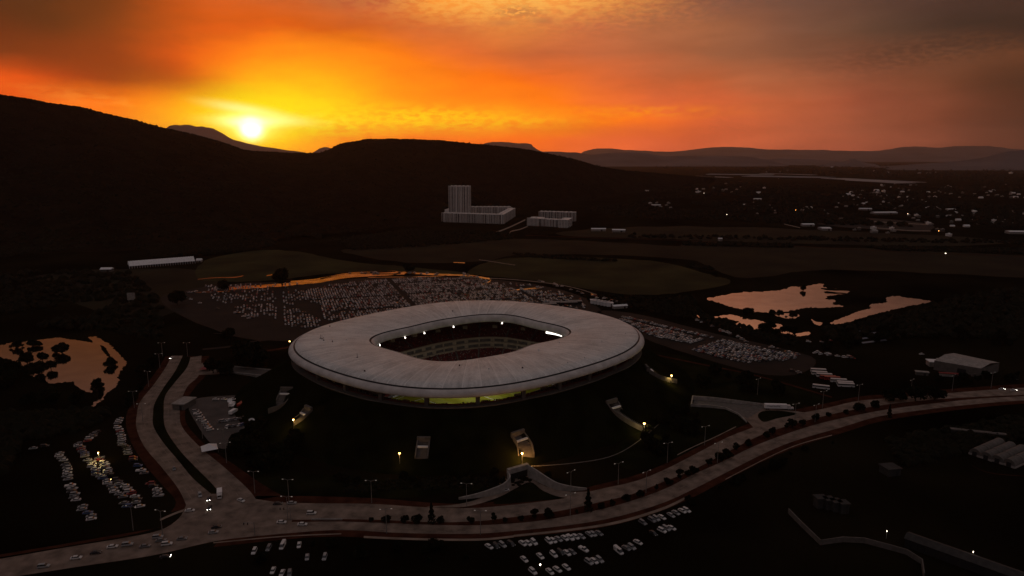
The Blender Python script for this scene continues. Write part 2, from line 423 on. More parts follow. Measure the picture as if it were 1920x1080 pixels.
# ---------------- hills ----------------
def interp(tab, x):
    if x <= tab[0][0]: return tab[0][1]
    for (a, b), (c, d) in zip(tab, tab[1:]):
        if x <= c: return b+(d-b)*(x-a)/(c-a)
    return tab[-1][1]
ridge = [(-500,110),(-250,140),(0,178),(80,192),(143,200),(200,215),(247,225),(293,238),(350,250),(400,263),(443,278),(467,283),(520,286),(567,288),(600,287),(620,279),(640,269),(690,261),(773,261),(840,265),(913,272),(973,278),(1017,286),(1073,298),(1123,312),(1173,320),(1273,328),(1340,334)]
rdist = [(-500,1800),(0,2050),(200,2250),(443,2600),(600,3200),(690,3000),(913,3300),(1123,3700),(1340,4600)]
foot = [(-500,500),(0,478),(250,470),(400,462),(600,452),(760,430),(900,404),(1000,392),(1200,362),(1340,341)]
def hill_pts():
    cols = []
    us = np.arange(-500, 1341, 5.0)
    for u in us:
        rp = atY(u, interp(ridge, u), interp(rdist, u)); f = G(u, interp(foot, u), 0)
        c = []
        for s in np.linspace(0, 1, 64):
            p = f.lerp(rp, s)
            prof = s**1.45*(1-.0*s)
            z = rp.z*prof
            nz = mnoise.fractal(Vector((p.x*.0022, p.y*.0022, 3)), 1., 2.1, 7)*75 + mnoise.fractal(Vector((p.x*.012, p.y*.012, 9)), 1., 2., 4)*10
            z += nz*min(1, s*4)*(1-s)**.5*.8
            lim = H+(rp.z-H)*(math.hypot(p.x, p.y)/math.hypot(rp.x, rp.y))   # never above the line of sight to the ridge
            c.append((p.x, p.y, max(min(z, lim-2*(1-s)), -3*(s < .03))))
        for s in np.linspace(0, 1, 14)[1:]:
            q = rp+Vector((rp.x, rp.y, 0)).normalized()*2200*s
            z = rp.z*(1-s)**1.3+mnoise.fractal(Vector((q.x*.002, q.y*.002, 3)), 1., 2., 5)*60*s*(1-s)-5*s
            c.append((q.x, q.y, z))
        cols.append(c)
    return cols
hc = hill_pts(); mb = MB(); k = len(hc[0])
mb.add([p for c in hc for p in c], [(i*k+j, (i+1)*k+j, (i+1)*k+j+1, i*k+j+1) for i in range(len(hc)-1) for j in range(k-1)])
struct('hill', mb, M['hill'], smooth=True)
# the scrub forest that covers it: nobody could count it
def clump(mb, x, y, z, r, h, m=0):
    n = 6; V = [(x, y, z+h*random.uniform(.9, 1.1))]
    a0 = random.random()*6
    for k_, (zz, rr) in enumerate(((.62, .75), (.15, .95))):
        for j in range(n):
            q = rr*r*random.uniform(.75, 1.2); a = a0+2*math.pi*(j+.5*k_)/n
            V.append((x+q*math.cos(a), y+q*math.sin(a), z+h*zz*random.uniform(.85, 1.15)))
    F = [(0, 1+j, 1+(j+1) % n) for j in range(n)]+[(1+j, 1+n+j, 1+(j+1) % n) for j in range(n)]+[(1+(j+1) % n, 1+n+j, 1+n+(j+1) % n) for j in range(n)]
    mb.add(V, F, m)
mb = MB()
for i in range(11000):
    ci = random.randrange(len(hc)); j = random.randrange(4, 64); p = hc[ci][j]
    jit = 12
    r = random.uniform(3, 7); clump(mb, p[0]+random.uniform(-jit, jit), p[1]+random.uniform(-jit, jit), p[2]-2.5, r, random.uniform(4, 8))
for i in range(3600):
    ci = random.randrange(len(hc)-1); t = random.random()
    p = Vector(hc[ci][63]).lerp(Vector(hc[ci+1][63]), t)
    far = interp(rdist, -500+5*ci)/2300
    big = mnoise.noise(Vector((p.x*.01, p.y*.01, 0)))
    r = random.uniform(3, 6); clump(mb, p.x, p.y+random.uniform(-10, 30), p.z-3.5, r, random.uniform(3.5, 6.5)+max(0, big)*4)
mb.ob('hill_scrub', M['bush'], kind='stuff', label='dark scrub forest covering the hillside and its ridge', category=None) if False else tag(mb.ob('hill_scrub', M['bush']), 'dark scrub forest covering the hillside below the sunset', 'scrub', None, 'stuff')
def far_hill(pts, Y, depth, rough=.12):
    mb = MB(); cols = []; P = cr(pts, 10)
    for p in P:
        r = atY(p[0], p[1], Y); c = []
        for s in np.linspace(0, 1, 14):
            y = Y-depth*(1-s); x = r.x*y/Y
            e_ = min(1, min(len(cols), len(P)-1-len(cols))/(len(P)*.08)); z = r.z*(s**1.2)*e_
            z += rough*r.z*mnoise.fractal(Vector((x*.0009, y*.0009, 2)), 1., 2., 5)*s*(1-s)*2
            if s == 1: z += e_*(r.z*.05*mnoise.fractal(Vector((x*.0022, 0, 2)), 1., 2., 5)+12*mnoise.noise(Vector((x*.0011, Y, 0))))
            c.append((x, y, z-4*(1-s)))
        for s in (.5, 1): c.append((r.x*(1+.3*s*depth/Y), Y+depth*.8*s, e_*r.z*(1-s)**1.2-5*s))
        cols.append(c)
    k = len(cols[0]); n = len(cols)
    mb.add([q for c in cols for q in c], [(i*k+j, (i+1)*k+j, (i+1)*k+j+1, i*k+j+1) for i in range(n-1) for j in range(k-1)])
    return struct('hills', mb, M['farhill'], smooth=True)
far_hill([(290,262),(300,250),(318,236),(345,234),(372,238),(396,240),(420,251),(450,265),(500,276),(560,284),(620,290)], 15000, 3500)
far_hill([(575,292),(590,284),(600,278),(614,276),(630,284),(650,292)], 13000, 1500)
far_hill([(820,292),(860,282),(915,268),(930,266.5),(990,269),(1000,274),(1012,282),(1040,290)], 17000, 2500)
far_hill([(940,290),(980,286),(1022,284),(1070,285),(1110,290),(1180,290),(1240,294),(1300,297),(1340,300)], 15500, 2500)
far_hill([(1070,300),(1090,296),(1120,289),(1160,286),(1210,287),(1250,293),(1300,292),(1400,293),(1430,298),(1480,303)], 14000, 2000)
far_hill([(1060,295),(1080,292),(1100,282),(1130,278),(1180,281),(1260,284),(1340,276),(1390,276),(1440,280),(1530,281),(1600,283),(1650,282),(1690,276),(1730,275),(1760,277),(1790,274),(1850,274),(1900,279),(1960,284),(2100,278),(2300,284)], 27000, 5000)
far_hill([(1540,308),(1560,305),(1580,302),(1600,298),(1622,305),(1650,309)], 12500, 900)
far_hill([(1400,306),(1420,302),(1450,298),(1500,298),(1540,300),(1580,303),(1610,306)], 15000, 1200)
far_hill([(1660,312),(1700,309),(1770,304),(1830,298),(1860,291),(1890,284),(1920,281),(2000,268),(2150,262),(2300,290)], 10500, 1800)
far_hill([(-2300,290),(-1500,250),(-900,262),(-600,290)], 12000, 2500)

# ---------------- fields, lots, ponds, roads ----------------
sheet('field', [(370,520),(385,488),(480,470),(560,472),(640,488),(760,500),(880,512),(860,515),(640,512),(520,525),(420,528)], .03, M['field'], 2)
sheet('field', [(880,512),(905,494),(960,484),(1100,482),(1240,492),(1330,515),(1370,530),(1280,548),(1180,552),(1060,535),(960,522)], .03, M['field'], 2)
sheet('field', [(640,470),(760,462),(900,448),(1060,450),(1280,462),(1440,478),(1600,486),(1420,498),(1200,480),(980,478),(900,490),(760,492)], .03, M['field2'], 2)
sheet('field', [(1280,455),(1500,462),(1920,480),(2100,520),(1920,520),(1560,505),(1380,520)], .02, M['field2'], 3)
sheet('field', [(1040,440),(1200,425),(1500,430),(1900,452),(1700,462),(1300,450)], .02, M['field2'], 3)
sheet('field', [(60,520),(200,505),(360,505),(420,520),(380,560),(260,600),(120,560)], .02, M['field2'], 3)
sheet('field', [(1180,655),(1300,672),(1450,715),(1540,750),(1420,765),(1280,735),(1190,700)], .02, M['lawn'], 3)
sheet('parking_lot', [(300,560),(440,532),(600,528),(760,517),(920,523),(1060,545),(1120,575),(1130,600),(1080,590),(950,568),(860,568),(722,587),(600,625),(540,640),(420,625)], .05, M['lot'], 2)
sheet('parking_lot', [(1120,585),(1200,590),(1340,625),(1520,668),(1500,700),(1420,700),(1280,660),(1200,630)], .05, M['lot'], 1)
sheet('lawn', [(1240,770),(1290,758),(1370,770),(1392,792),(1340,830),(1240,870),(1180,880),(1150,850),(1200,800)], .02, M['lawn'], 3)
sheet('lawn', [(470,870),(600,890),(860,905),(930,910),(860,925),(700,935),(520,925)], .02, M['lawn'], 3)
sheet('yard', [(355,755),(420,742),(560,745),(600,775),(560,800),(440,812),(430,840),(400,835),(372,800)], .05, M['asph'], 0)
sheet('dirt_track', [(1010,478),(900,492),(935,488),(968,497),(940,495),(905,489)], .05, M['path'], 0, 2) if False else None
P1 = [(1325,561),(1343,556),(1390,548),(1427,547),(1470,543),(1480,538),(1510,537),(1533,532),(1543,533),(1550,540),(1592,545),(1580,551),(1552,556),(1567,563),(1560,570),(1581,574),(1537,577),(1516,577),(1486,582),(1461,586),(1428,586),(1403,582),(1377,577),(1352,569),(1339,564)]
P2 = [(1557,606),(1574,598),(1610,584),(1632,578),(1632,571),(1661,567),(1663,558),(1683,555),(1698,558),(1745,564),(1731,569),(1698,575),(1669,582),(1640,589),(1610,598),(1581,606),(1567,608)]
P3 = [(1299,586),(1319,589),(1333,594),(1370,590),(1392,595),(1428,602),(1439,609),(1432,617),(1410,617),(1377,612),(1352,609),(1326,604),(1311,595)]
P4 = [(1446,609),(1464,608),(1470,617),(1490,625),(1516,622),(1516,628),(1486,631),(1466,627),(1450,617)]
PL = [(-60,650),(0,647),(20,643),(67,638),(107,633),(133,636),(173,641),(166,632),(182,632),(207,647),(227,667),(236,680),(230,690),(223,703),(218,723),(200,737),(187,753),(173,763),(181,745),(188,732),(167,736),(143,724),(133,716),(83,719),(65,706),(43,700),(27,684),(10,672),(-60,672)]
for P, a in ((P1, 2.2), (P2, 2.), (P3, 1.6), (P4, 1.2), ([(1443,587),(1486,588),(1499,591),(1486,598),(1462,594)], 1.), ([(1521,598),(1530,603),(1542,605),(1538,610),(1527,607)], 1.), (PL, 2.4)):
    sheet('water', P, .06, M['water'], a, 14)
sheet('mud_bank', [(1333,600),(1350,597),(1375,600),(1386,604),(1370,608),(1345,607)], .09, M['ground'], 1.5)
sheet('mud_bank', [(188,648),(196,650),(203,660),(208,669),(202,668),(194,660)], .09, M['ground'], 1.)
for k_, yb in enumerate((543, 549, 560)):       # mud spits reaching into the pond
    sheet('mud_bank', [(1540+k_*8,yb-3),(1570,yb-1),(1600,yb+2),(1575,yb+2),(1548,yb+1)], .09, M['ground'], .8)
WET = [([(430,541),(475,538),(520,535),(560,531),(600,527),(640,520),(700,515),(760,512)], 3.2),
       ([(545,528),(590,524),(640,516),(690,511),(742,509)], 1.3), ([(600,523),(660,512),(740,509.5),(745,513),(700,514)], 1.1),
       ([(760,512),(830,515),(880,517),(918,523)], 1.8), ([(690,520),(780,519),(830,517),(842,513)], .5),
       ([(945,546),(975,543),(1017,539)], 1.1), ([(900,535),(918,528),(921,522)], 1.2),
       ([(715,570),(732,568),(748,567)], 1.0), ([(870,553),(885,552)], .8),
       ([(370,524),(400,521),(440,520),(456,517)], .6), ([(1108,551),(1118,555),(1124,556)], 1.4), ([(850,492),(872,493)], .7), ([(350,549),(430,546)], .5), ([(500,517),(512,515)], 1.)]
for c, w in WET:
    c2 = cr(c, 5); strip('wet_track', [(p[0], p[1]-w*random.uniform(.7, 1)) for p in c2], [(p[0], p[1]+w*random.uniform(.7, 1)) for p in c2], .10, M['wet'], n=2)
sheet('wet_track', [(604,522),(640,512),(690,509),(750,511),(700,516),(650,520)], .09, M['redsoil'], 1)
def thin(name, c, w, m, z=.08): return strip(name, [(p[0], p[1]-w/2) for p in c], [(p[0], p[1]+w/2) for p in c], z, m)
# far tracks and roads
thin('track', [(915,439),(935,434),(960,424),(985,412)], 2.6, M['path']); thin('track', [(955,440),(958,434),(975,430),(990,424)], 2, M['path'])
thin('road', [(985,441),(1110,446),(1280,451),(1500,462),(1700,473),(1920,481)], .8, M['redsoil'])
thin('track', [(898,487),(920,490),(945,494),(966,497)], 1.3, M['road'])
thin('road', [(780,411),(805,409),(822,409)], 2.5, M['path'])
thin('track', [(400,625),(500,628),(600,622)], 1.2, M['lot']); thin('track', [(440,605),(520,612),(560,622)], 1.0, M['lot'])
thin('track', [(1180,655),(1300,680),(1420,705),(1560,745)], 2.5, M['redsoil'])
thin('track', [(330,570),(400,590),(470,600),(540,610)], 2, M['lot']); thin('track', [(860,520),(960,524),(1060,536),(1130,556),(1180,575)], 1.2, M['path'])
thin('track', [(480,660),(520,655),(545,650)], 3, M['redsoil']); thin('track', [(380,655),(430,650),(480,640),(545,632)], 3, M['lot'])
# boulevard
AL = [(322,667),(310,690),(287,723),(263,753),(257,775),(256,803),(271,838),(302,875),(334,916),(349,947)]
AR = [(343,667),(328,697),(307,727),(290,757),(287,778),(288,800),(307,831),(334,863),(362,897),(396,926)]
BL = [(357,670),(350,690),(328,717),(310,742),(307,768),(310,803),(334,841),(362,872),(395,905),(412,925)]
BR = [(378,667),(373,703),(353,723),(342,745),(337,775),(343,803),(378,841),(419,875),(463,915),(480,936)]
VL = [(310,668),(296,692),(270,727),(246,757),(236,790),(246,830),(272,872),(303,908),(330,940),(320,960)]
VR = [(392,668),(388,700),(366,726),(352,748),(347,775),(353,800),(390,838),(440,872),(492,908),(530,930)]
strip('verge', VL, VR, .04, M['redsoil'])
strip('median', AR, BL, .22, M['lawn'], thick=.2)
RD = [strip('road', AL, AR, .08, M['road']), strip('road', BL, BR, .08, M['road'])]
UT = [(480,936),(525,942),(600,944),(700,945),(791,951),(880,953),(949,948),(1019,940),(1074,932),(1116,919),(1186,904),(1241,883),(1297,855),(1360,822),(1400,806),(1440,792),(1496,776),(1551,765),(1607,752),(1676,746),(1746,740),(1829,733),(1920,727),(2050,722)]
UB = [(500,974),(546,975),(642,974),(728,976),(810,980),(895,978),(963,970),(1047,959),(1116,944),(1186,927),(1241,905),(1297,883),(1360,850),(1400,829),(1440,811),(1509,790),(1579,773),(1662,759),(1746,750),(1826,745),(1920,741),(2050,737)]
LT = [(500,978),(556,979),(642,978),(728,981),(810,984),(895,985),(991,979),(1074,966),(1158,947),(1241,919),(1297,891),(1360,863),(1400,843),(1440,826),(1509,802),(1579,784),(1662,768),(1746,757),(1829,748),(1920,743),(2050,739)]
LB = [(426,1011),(530,1001),(634,994),(738,999),(810,1001),(895,1001),(963,996),(1074,984),(1158,969),(1241,944),(1297,919),(1360,887),(1440,847),(1496,825),(1579,801),(1648,781),(1746,767),(1829,758),(1920,751),(2050,748)]
VB = [(400,1026),(530,1012),(634,1006),(738,1012),(895,1014),(963,1008),(1074,997),(1158,983),(1241,958),(1297,934),(1360,901),(1440,861),(1496,838),(1579,812),(1648,791),(1746,775),(1829,765),(1920,757),(2050,754)]
VT = [(480,930),(560,930),(700,934),(800,942),(880,945),(949,938),(1019,930),(1074,922),(1116,910),(1186,893),(1241,872),(1297,844),(1360,812),(1400,796),(1440,781),(1496,767),(1551,756),(1607,744),(1676,738),(1746,732),(1829,726),(1920,720),(2050,714)]
strip('verge', VT, VB, .04, M['redsoil'])
RD += [strip('road', UT, UB, .08, M['road']), strip('road', LT, LB, .085, M['road'])]
strip('median', UB[2:], LT[2:], .20, M['redsoil'], thick=.2)
sheet('road', [(349,947),(362,925),(396,926),(412,925),(440,925),(480,936),(500,955),(548,976),(500,1001),(426,1011),(378,1020),(283,1042),(157,1061),(47,1078),(-80,1096),(-80,1062),(0,1048),(126,1026),(236,1008),(300,994),(335,972)], .075, M['road'], 0, 4)
strip('sidewalk', [(300,990),(236,1000),(126,1019),(0,1040),(-80,1053)][::-1], [(318,984),(236,1005),(126,1024),(0,1045),(-80,1058)][::-1], .06, M['redsoil'])
strip('sidewalk', [(682,1005),(780,1009),(895,1010),(963,1004)], [(682,1009),(780,1013),(895,1014),(963,1008)], .07, M['path'])
strip('sidewalk', [(963,1003),(1074,991),(1158,977),(1241,952),(1290,929)], [(963,1007),(1074,995),(1158,982),(1241,957),(1290,934)], .07, M['path'])
thin('sidewalk', [(1360,899),(1440,858),(1496,834),(1560,816)], 1.6, M['path'], .07)
thin('sidewalk', [(300,975),(330,962),(352,955)], 4, M['path'], .07)
thin('sidewalk', [(1270,853),(1300,838),(1340,820),(1380,800)], 1.8, M['path'], .07)
thin('track', [(400,1018),(530,1006),(640,1001)], 2, M['path'], .07)
mb = MB()                                    # worn lane dashes and joints of the concrete slabs
for _, A, B in RD:
    for f_ in (.28, .52, .76):
        c = [a.lerp(b, f_) for a, b in zip(A, B)]; acc = 0
        for i in range(len(c)-1):
            l = (c[i+1]-c[i]).length; d = (c[i+1]-c[i])/max(l, 1e-6); n = Vector((-d.y, d.x, 0))*.14
            s_ = 0
            while s_+4 < l:
                p = c[i]+d*s_; q = p+d*4; z_ = Vector((0, 0, .092))
                if random.random() < .8: mb.quad(p-n+z_, q-n+z_, q+n+z_, p+n+z_)
                s_ += 10
struct('road_marking', mb, M['white'] if False else M['path'])
# approach roads
sheet('road', [(800,950),(860,945),(910,930),(938,905),(948,893),(995,890),(1010,905),(1040,917),(1080,922),(1130,920),(1116,926),(1060,933),(1020,921),(995,904),(968,915),(940,930),(900,944),(860,951)], .095, M['road'], 0, 5)
sheet('lawn', [(935,935),(975,914),(998,905),(1020,920),(1060,932),(1000,940),(930,945)], .07, M['lawn'], 0)
sheet('road', [(1370,757),(1440,765),(1500,772),(1510,776),(1450,793),(1418,803),(1402,790),(1385,775)], .095, M['road'], 0, 3)
sheet('lawn', [(1421,780),(1430,771),(1460,770),(1494,776),(1455,785),(1432,791)], .11, M['lawn'], 0, 4)
strip('road', [(378,680),(405,688),(430,690)], [(373,703),(405,702),(432,699)], .09, M['road'])
thin('path', [(640,868),(760,876),(860,880),(960,876),(1080,868),(1160,850),(1230,800),(1262,760),(1275,720),(1262,700)], 1.5, M['concd'], .07)
# ---------------- the stadium ----------------
stad = empty('stadium', (CX, CY, 0), 0, 'football stadium with a broad pale ring roof on a dark grass mound', 'stadium')
def part(mb, name, mats, parent=stad, smooth=False, **k):
    if parent is stad:
        mb.v = [(x-CX, y-CY, z) for x, y, z in mb.v]
    return mb.ob(name, mats, parent, smooth, **k)
def rr(base, off): return lambda a: base(a)+off
def mixr(s): return lambda a: r_in(a)*(1-s)+r_out(a)*s
def roof_mat():
    m = bpy.data.materials.new('roof_membrane'); m.use_nodes = True; t = m.node_tree; b = t.nodes['Principled BSDF']
    n_ = t.nodes.new; l = t.links.new
    g = n_('ShaderNodeNewGeometry'); s = n_('ShaderNodeSeparateXYZ'); l(g.outputs['Position'], s.inputs[0])
    def m_(op, a, b_=None):
        n = n_('ShaderNodeMath'); n.operation = op
        for i, v in enumerate((a, b_)):
            if v is None: continue
            if isinstance(v, (int, float)): n.inputs[i].default_value = v
            else: l(v, n.inputs[i])
        return n.outputs[0]
    x = m_('SUBTRACT', s.outputs[0], CX); y = m_('SUBTRACT', s.outputs[1], CY)
    an = m_('ARCTAN2', y, x)
    w = m_('ABSOLUTE', m_('SINE', m_('MULTIPLY', an, 32.0)))      # radial seams of the membrane
    seam = m_('MULTIPLY', m_('LESS_THAN', w, .10), .45)
    rad = m_('SQRT', m_('ADD', m_('MULTIPLY', x, x), m_('MULTIPLY', y, y)))
    cb = n_('ShaderNodeCombineXYZ'); l(m_('MULTIPLY', an, 40.0), cb.inputs[0]); l(m_('MULTIPLY', rad, .06), cb.inputs[1])
    n1 = n_('ShaderNodeTexNoise'); n1.inputs['Scale'].default_value = 1.; n1.inputs['Detail'].default_value = 6; l(cb.outputs[0], n1.inputs['Vector'])
    n2 = n_('ShaderNodeTexNoise'); n2.inputs['Scale'].default_value = .06; n2.inputs['Detail'].default_value = 9; n2.inputs['Roughness'].default_value = .65; l(g.outputs['Position'], n2.inputs['Vector'])
    n3 = n_('ShaderNodeTexNoise'); n3.inputs['Scale'].default_value = .9; n3.inputs['Detail'].default_value = 5; l(g.outputs['Position'], n3.inputs['Vector'])
    v = m_('ADD', m_('ADD', m_('MULTIPLY', n1.outputs[0], .35), m_('MULTIPLY', n2.outputs[0], .45)), m_('MULTIPLY', n3.outputs[0], .3))
    wn_ = n_('ShaderNodeTexWhiteNoise'); wn_.noise_dimensions = '1D'; l(m_('FLOOR', m_('MULTIPLY', an, 32/math.pi)), wn_.inputs['W'])
    v = m_('ADD', v, m_('MULTIPLY', m_('SUBTRACT', wn_.outputs['Value'], .5), .07))
    r = n_('ShaderNodeValToRGB'); r.color_ramp.elements[0].position = .42; r.color_ramp.elements[1].position = .68
    r.color_ramp.elements[0].color = (.46, .45, .43, 1); r.color_ramp.elements[1].color = (.80, .78, .74, 1)
    l(v, r.inputs[0])
    mx = n_('ShaderNodeMix'); mx.data_type = 'RGBA'; l(seam, mx.inputs[0]); l(r.outputs[0], mx.inputs[6]); mx.inputs[7].default_value = (.93, .90, .85, 1)
    l(mx.outputs[2], b.inputs['Base Color']); b.inputs['Roughness'].default_value = .55; b.inputs['Specular IOR Level'].default_value = .3
    return m
M['roof'] = roof_mat()
M['lip'] = mat('roof_lip', (.42, .39, .37), scale=.15, base2=(.60, .56, .53), rough=.6, detail=8)
# membrane between the two dark seams
mb = MB(); sec = [(rr(r_out, -4.6), 38.0)]
for s in (.90, .8, .6, .4, .2, .08): sec.append((mixr(s), 38.2+2.6*math.sin(math.pi*s)**.8))
sec.append((rr(r_in, 1.2), 38.5))
ring(mb, [(r, z) for r, z in reversed(sec)]); part(mb, 'roof', M['roof'], smooth=True)
# seams: narrow dark gutters
mb = MB(); ring(mb, [(rr(r_in, -.3), 37.95), (rr(r_in, .3), 37.8), (rr(r_in, .9), 37.8), (rr(r_in, 1.21), 38.5)]); ring(mb, [(rr(r_out, -4.62), 38.0), (rr(r_out, -4.5), 37.4), (rr(r_out, -3.5), 37.4)]); part(mb, 'gutter', M['dark'])
# outer rolled lip
mb = MB(); ol = []
for t in np.linspace(0, 1, 9):
    an = math.pi*(.5-t*1.0); ol.append((rr(r_out, -3.6+3.8*math.cos(an)), (34.0 if t < .5 else 34.0)+(3.4 if t < .5 else 1.6)*math.sin(an)))
ring(mb, list(reversed(ol))); part(mb, 'outer_lip', M['lip'], smooth=True)
# inner rolled lip, turning down into the bowl
mb = MB(); il = []
for t in np.linspace(0, 1, 9):
    an = t*math.pi/2; il.append((rr(r_in, -.3-3.4*math.sin(an)), 32.6+5.4*math.cos(an)))
il.append((rr(r_in, -2.6), 32.0))
ring(mb, list(reversed(il))); part(mb, 'inner_lip', M['lip'], smooth=True)
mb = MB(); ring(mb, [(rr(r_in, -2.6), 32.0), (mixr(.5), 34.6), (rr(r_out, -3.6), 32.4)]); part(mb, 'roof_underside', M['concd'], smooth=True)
# bowl
rp = lambda a: rect_r(a, 60, 42)
rb = lambda a: r_out(a)-5.5
def sr(s): return lambda a: rp(a)+s*(rb(a)-rp(a))
PZ = -8.0
def stand(s0, z0, s1, z1, rows):
    mb = MB(); pr = []
    for i in range(rows+1):
        t = i/rows; pr.append((sr(s0+(s1-s0)*t), z0+(z1-z0)*t))
        if i < rows: pr.append((sr(s0+(s1-s0)*(t+1/rows)-.0005), z0+(z1-z0)*t+.02))
    ring(mb, pr); return mb
part(stand(.03, PZ+1.5, .38, 3.5, 14), 'lower_stand', M['seat'])
part(stand(.46, 12.0, .97, 27.0, 20), 'upper_stand', M['seat'])
mb = MB(); ring(mb, [(sr(.0), PZ), (sr(.03), PZ), (sr(.03), PZ+1.5)]); part(mb, 'pitch_wall', M['concd'])
mb = MB(); ring(mb, [(sr(.38), 3.5), (sr(.38), 4.3), (sr(.405), 4.3), (sr(.405), 4.6)]); ring(mb, [(sr(.41), 7.0), (sr(.41), 8.6), (sr(.435), 8.6), (sr(.435), 8.8)]); ring(mb, [(sr(.44), 11.2), (sr(.44), 12.8), (sr(.462), 12.8), (sr(.462), 12.0)]); part(mb, 'fascia', M['beige'])
mb = MB(); ring(mb, [(sr(.405), 4.5), (sr(.43), 4.5), (sr(.43), 7.2), (sr(.41), 7.2)]); ring(mb, [(sr(.435), 8.7), (sr(.455), 8.7), (sr(.455), 11.3), (sr(.44), 11.3)]); part(mb, 'suite_gallery', M['concd'])
for lv, s_, z0, z1 in ((0, .42, 4.6, 7.1), (1, .446, 8.8, 11.25)):
    for i in range(0, NA, 4):
        a = ANG[i]; r = sr(s_)(a); mb = MB()
        mb.box((CX+r*math.cos(a), CY+r*math.sin(a), (z0+z1)/2), (.8, 3.4 if i % 12 else 1.2, z1-z0), a); part(mb, 'suite_partition', M['beige'])
for i in range(0, NA, 8):                        # aisles of the stands
    a = ANG[i]
    for s0, z0, s1, z1 in ((.04, PZ+1.6, .37, 3.6), (.47, 12.1, .96, 26.9)):
        r0, r1 = sr(s0)(a), sr(s1)(a); d = Vector((math.cos(a), math.sin(a), 0)); n = Vector((-d.y, d.x, 0))*.7; c = Vector((CX, CY, 0))
        p, q = c+d*r0, c+d*r1; mb = MB()
        mb.quad(p-n+Vector((0, 0, z0+.75)), q-n+Vector((0, 0, z1+.75)), q+n+Vector((0, 0, z1+.75)), p+n+Vector((0, 0, z0+.75))); part(mb, 'aisle', M['concd'])
for i in range(4, NA, 8):                        # doorways of the upper stand
    a = ANG[i]; mb = MB()
    for s_, z_ in ((.66, 17.9),):
        r = sr(s_)(a); mb.box((CX+r*math.cos(a), CY+r*math.sin(a), z_+1.3), (3.4, 4.2, 2.4), a)
    part(mb, 'doorway', M['beige'])
# pitch
ca, sa = math.cos(PA), math.sin(PA)
def pp(u, v, z): return (CX+u*ca-v*sa, CY+u*sa+v*ca, z)
pm = mat('pitch_grass', (.13, .13, .003), scale=.2, base2=(.18, .175, .005), rough=.9, spec=.1)
mb = MB(); V = [(CX+rp(a)*1.0*math.cos(a), CY+rp(a)*math.sin(a), PZ) for a in ANG]; mb.quad(*V); part(mb, 'pitch', pm)
mb = MB()
for k_ in range(0, 12, 2):
    u0 = -52.5+k_*105/12; mb.quad(pp(u0, -34, PZ+.01), pp(u0+105/12, -34, PZ+.01), pp(u0+105/12, 34, PZ+.01), pp(u0, 34, PZ+.01))
part(mb, 'mown_stripe', mat('mown_stripe', (.15, .155, .004), scale=.3, base2=(.20, .20, .006), rough=.9))
mb = MB()
def ln(u0, v0, u1, v1, w=.35):
    d = Vector((u1-u0, v1-v0, 0)).normalized(); n = (-d.y*w/2, d.x*w/2)
    mb.quad(pp(u0+n[0], v0+n[1], PZ+.03), pp(u0-n[0], v0-n[1], PZ+.03), pp(u1-n[0], v1-n[1], PZ+.03), pp(u1+n[0], v1+n[1], PZ+.03))
for s_ in (-1, 1):
    ln(-52.5, 34*s_, 52.5, 34*s_); ln(52.5*s_, -34, 52.5*s_, 34)
    ln(36*s_, -20, 36*s_, 20); ln(36*s_, 20, 52.5*s_, 20); ln(36*s_, -20, 52.5*s_, -20); ln(47*s_, -9, 47*s_, 9); ln(47*s_, 9, 52.5*s_, 9); ln(47*s_, -9, 52.5*s_, -9)
ln(0, -34, 0, 34)
for i in range(32):
    a, b = 2*math.pi*i/32, 2*math.pi*(i+1)/32; ln(9.15*math.cos(a), 9.15*math.sin(a), 9.15*math.cos(b), 9.15*math.sin(b))
part(mb, 'pitch_marking', M['whiter'])
for s_ in (-1, 1):                              # goals
    mb = MB(); q = pp(52.6*s_, 0, 0)
    for v in (-3.66, 3.66): mb.tube([pp(52.6*s_, v, PZ), pp(52.6*s_, v, PZ+2.44)], .12); mb.tube([pp(52.6*s_, v, PZ+2.44), pp(54.8*s_, v, PZ)], .06)
    mb.tube([pp(52.6*s_, -3.66, PZ+2.44), pp(52.6*s_, 3.66, PZ+2.44)], .12)
    part(mb, 'goal', M['whiter'])
# advertising boards round the pitch (plain panels)
bd = mat('advertising_board', (.30, .42, .60), scale=.12, base2=(.75, .75, .75), rough=.4, detail=1, thr=(.48, .52))
for (u0, v0, u1, v1) in ((-50, 38, 50, 38), (-50, -38, 50, -38), (-57, -34, -57, 34), (57, -34, 57, 34)):
    mb = MB(); mb.wall([pp(u0, v0, 0), pp(u1, v1, 0)], PZ, PZ+1.0, .15); part(mb, 'advertising_board', bd)
# pillars between mound rim and roof
for i in range(24):
    a = R(-100.5+15*i); r = r_out(a)-6.2
    mb = MB(); mb.box((CX+r*math.cos(a), CY+r*math.sin(a), 29.6), (2.2, 2.4, 9), a, taper=(1.15, 1.15)); part(mb, 'pillar', M['concd'])
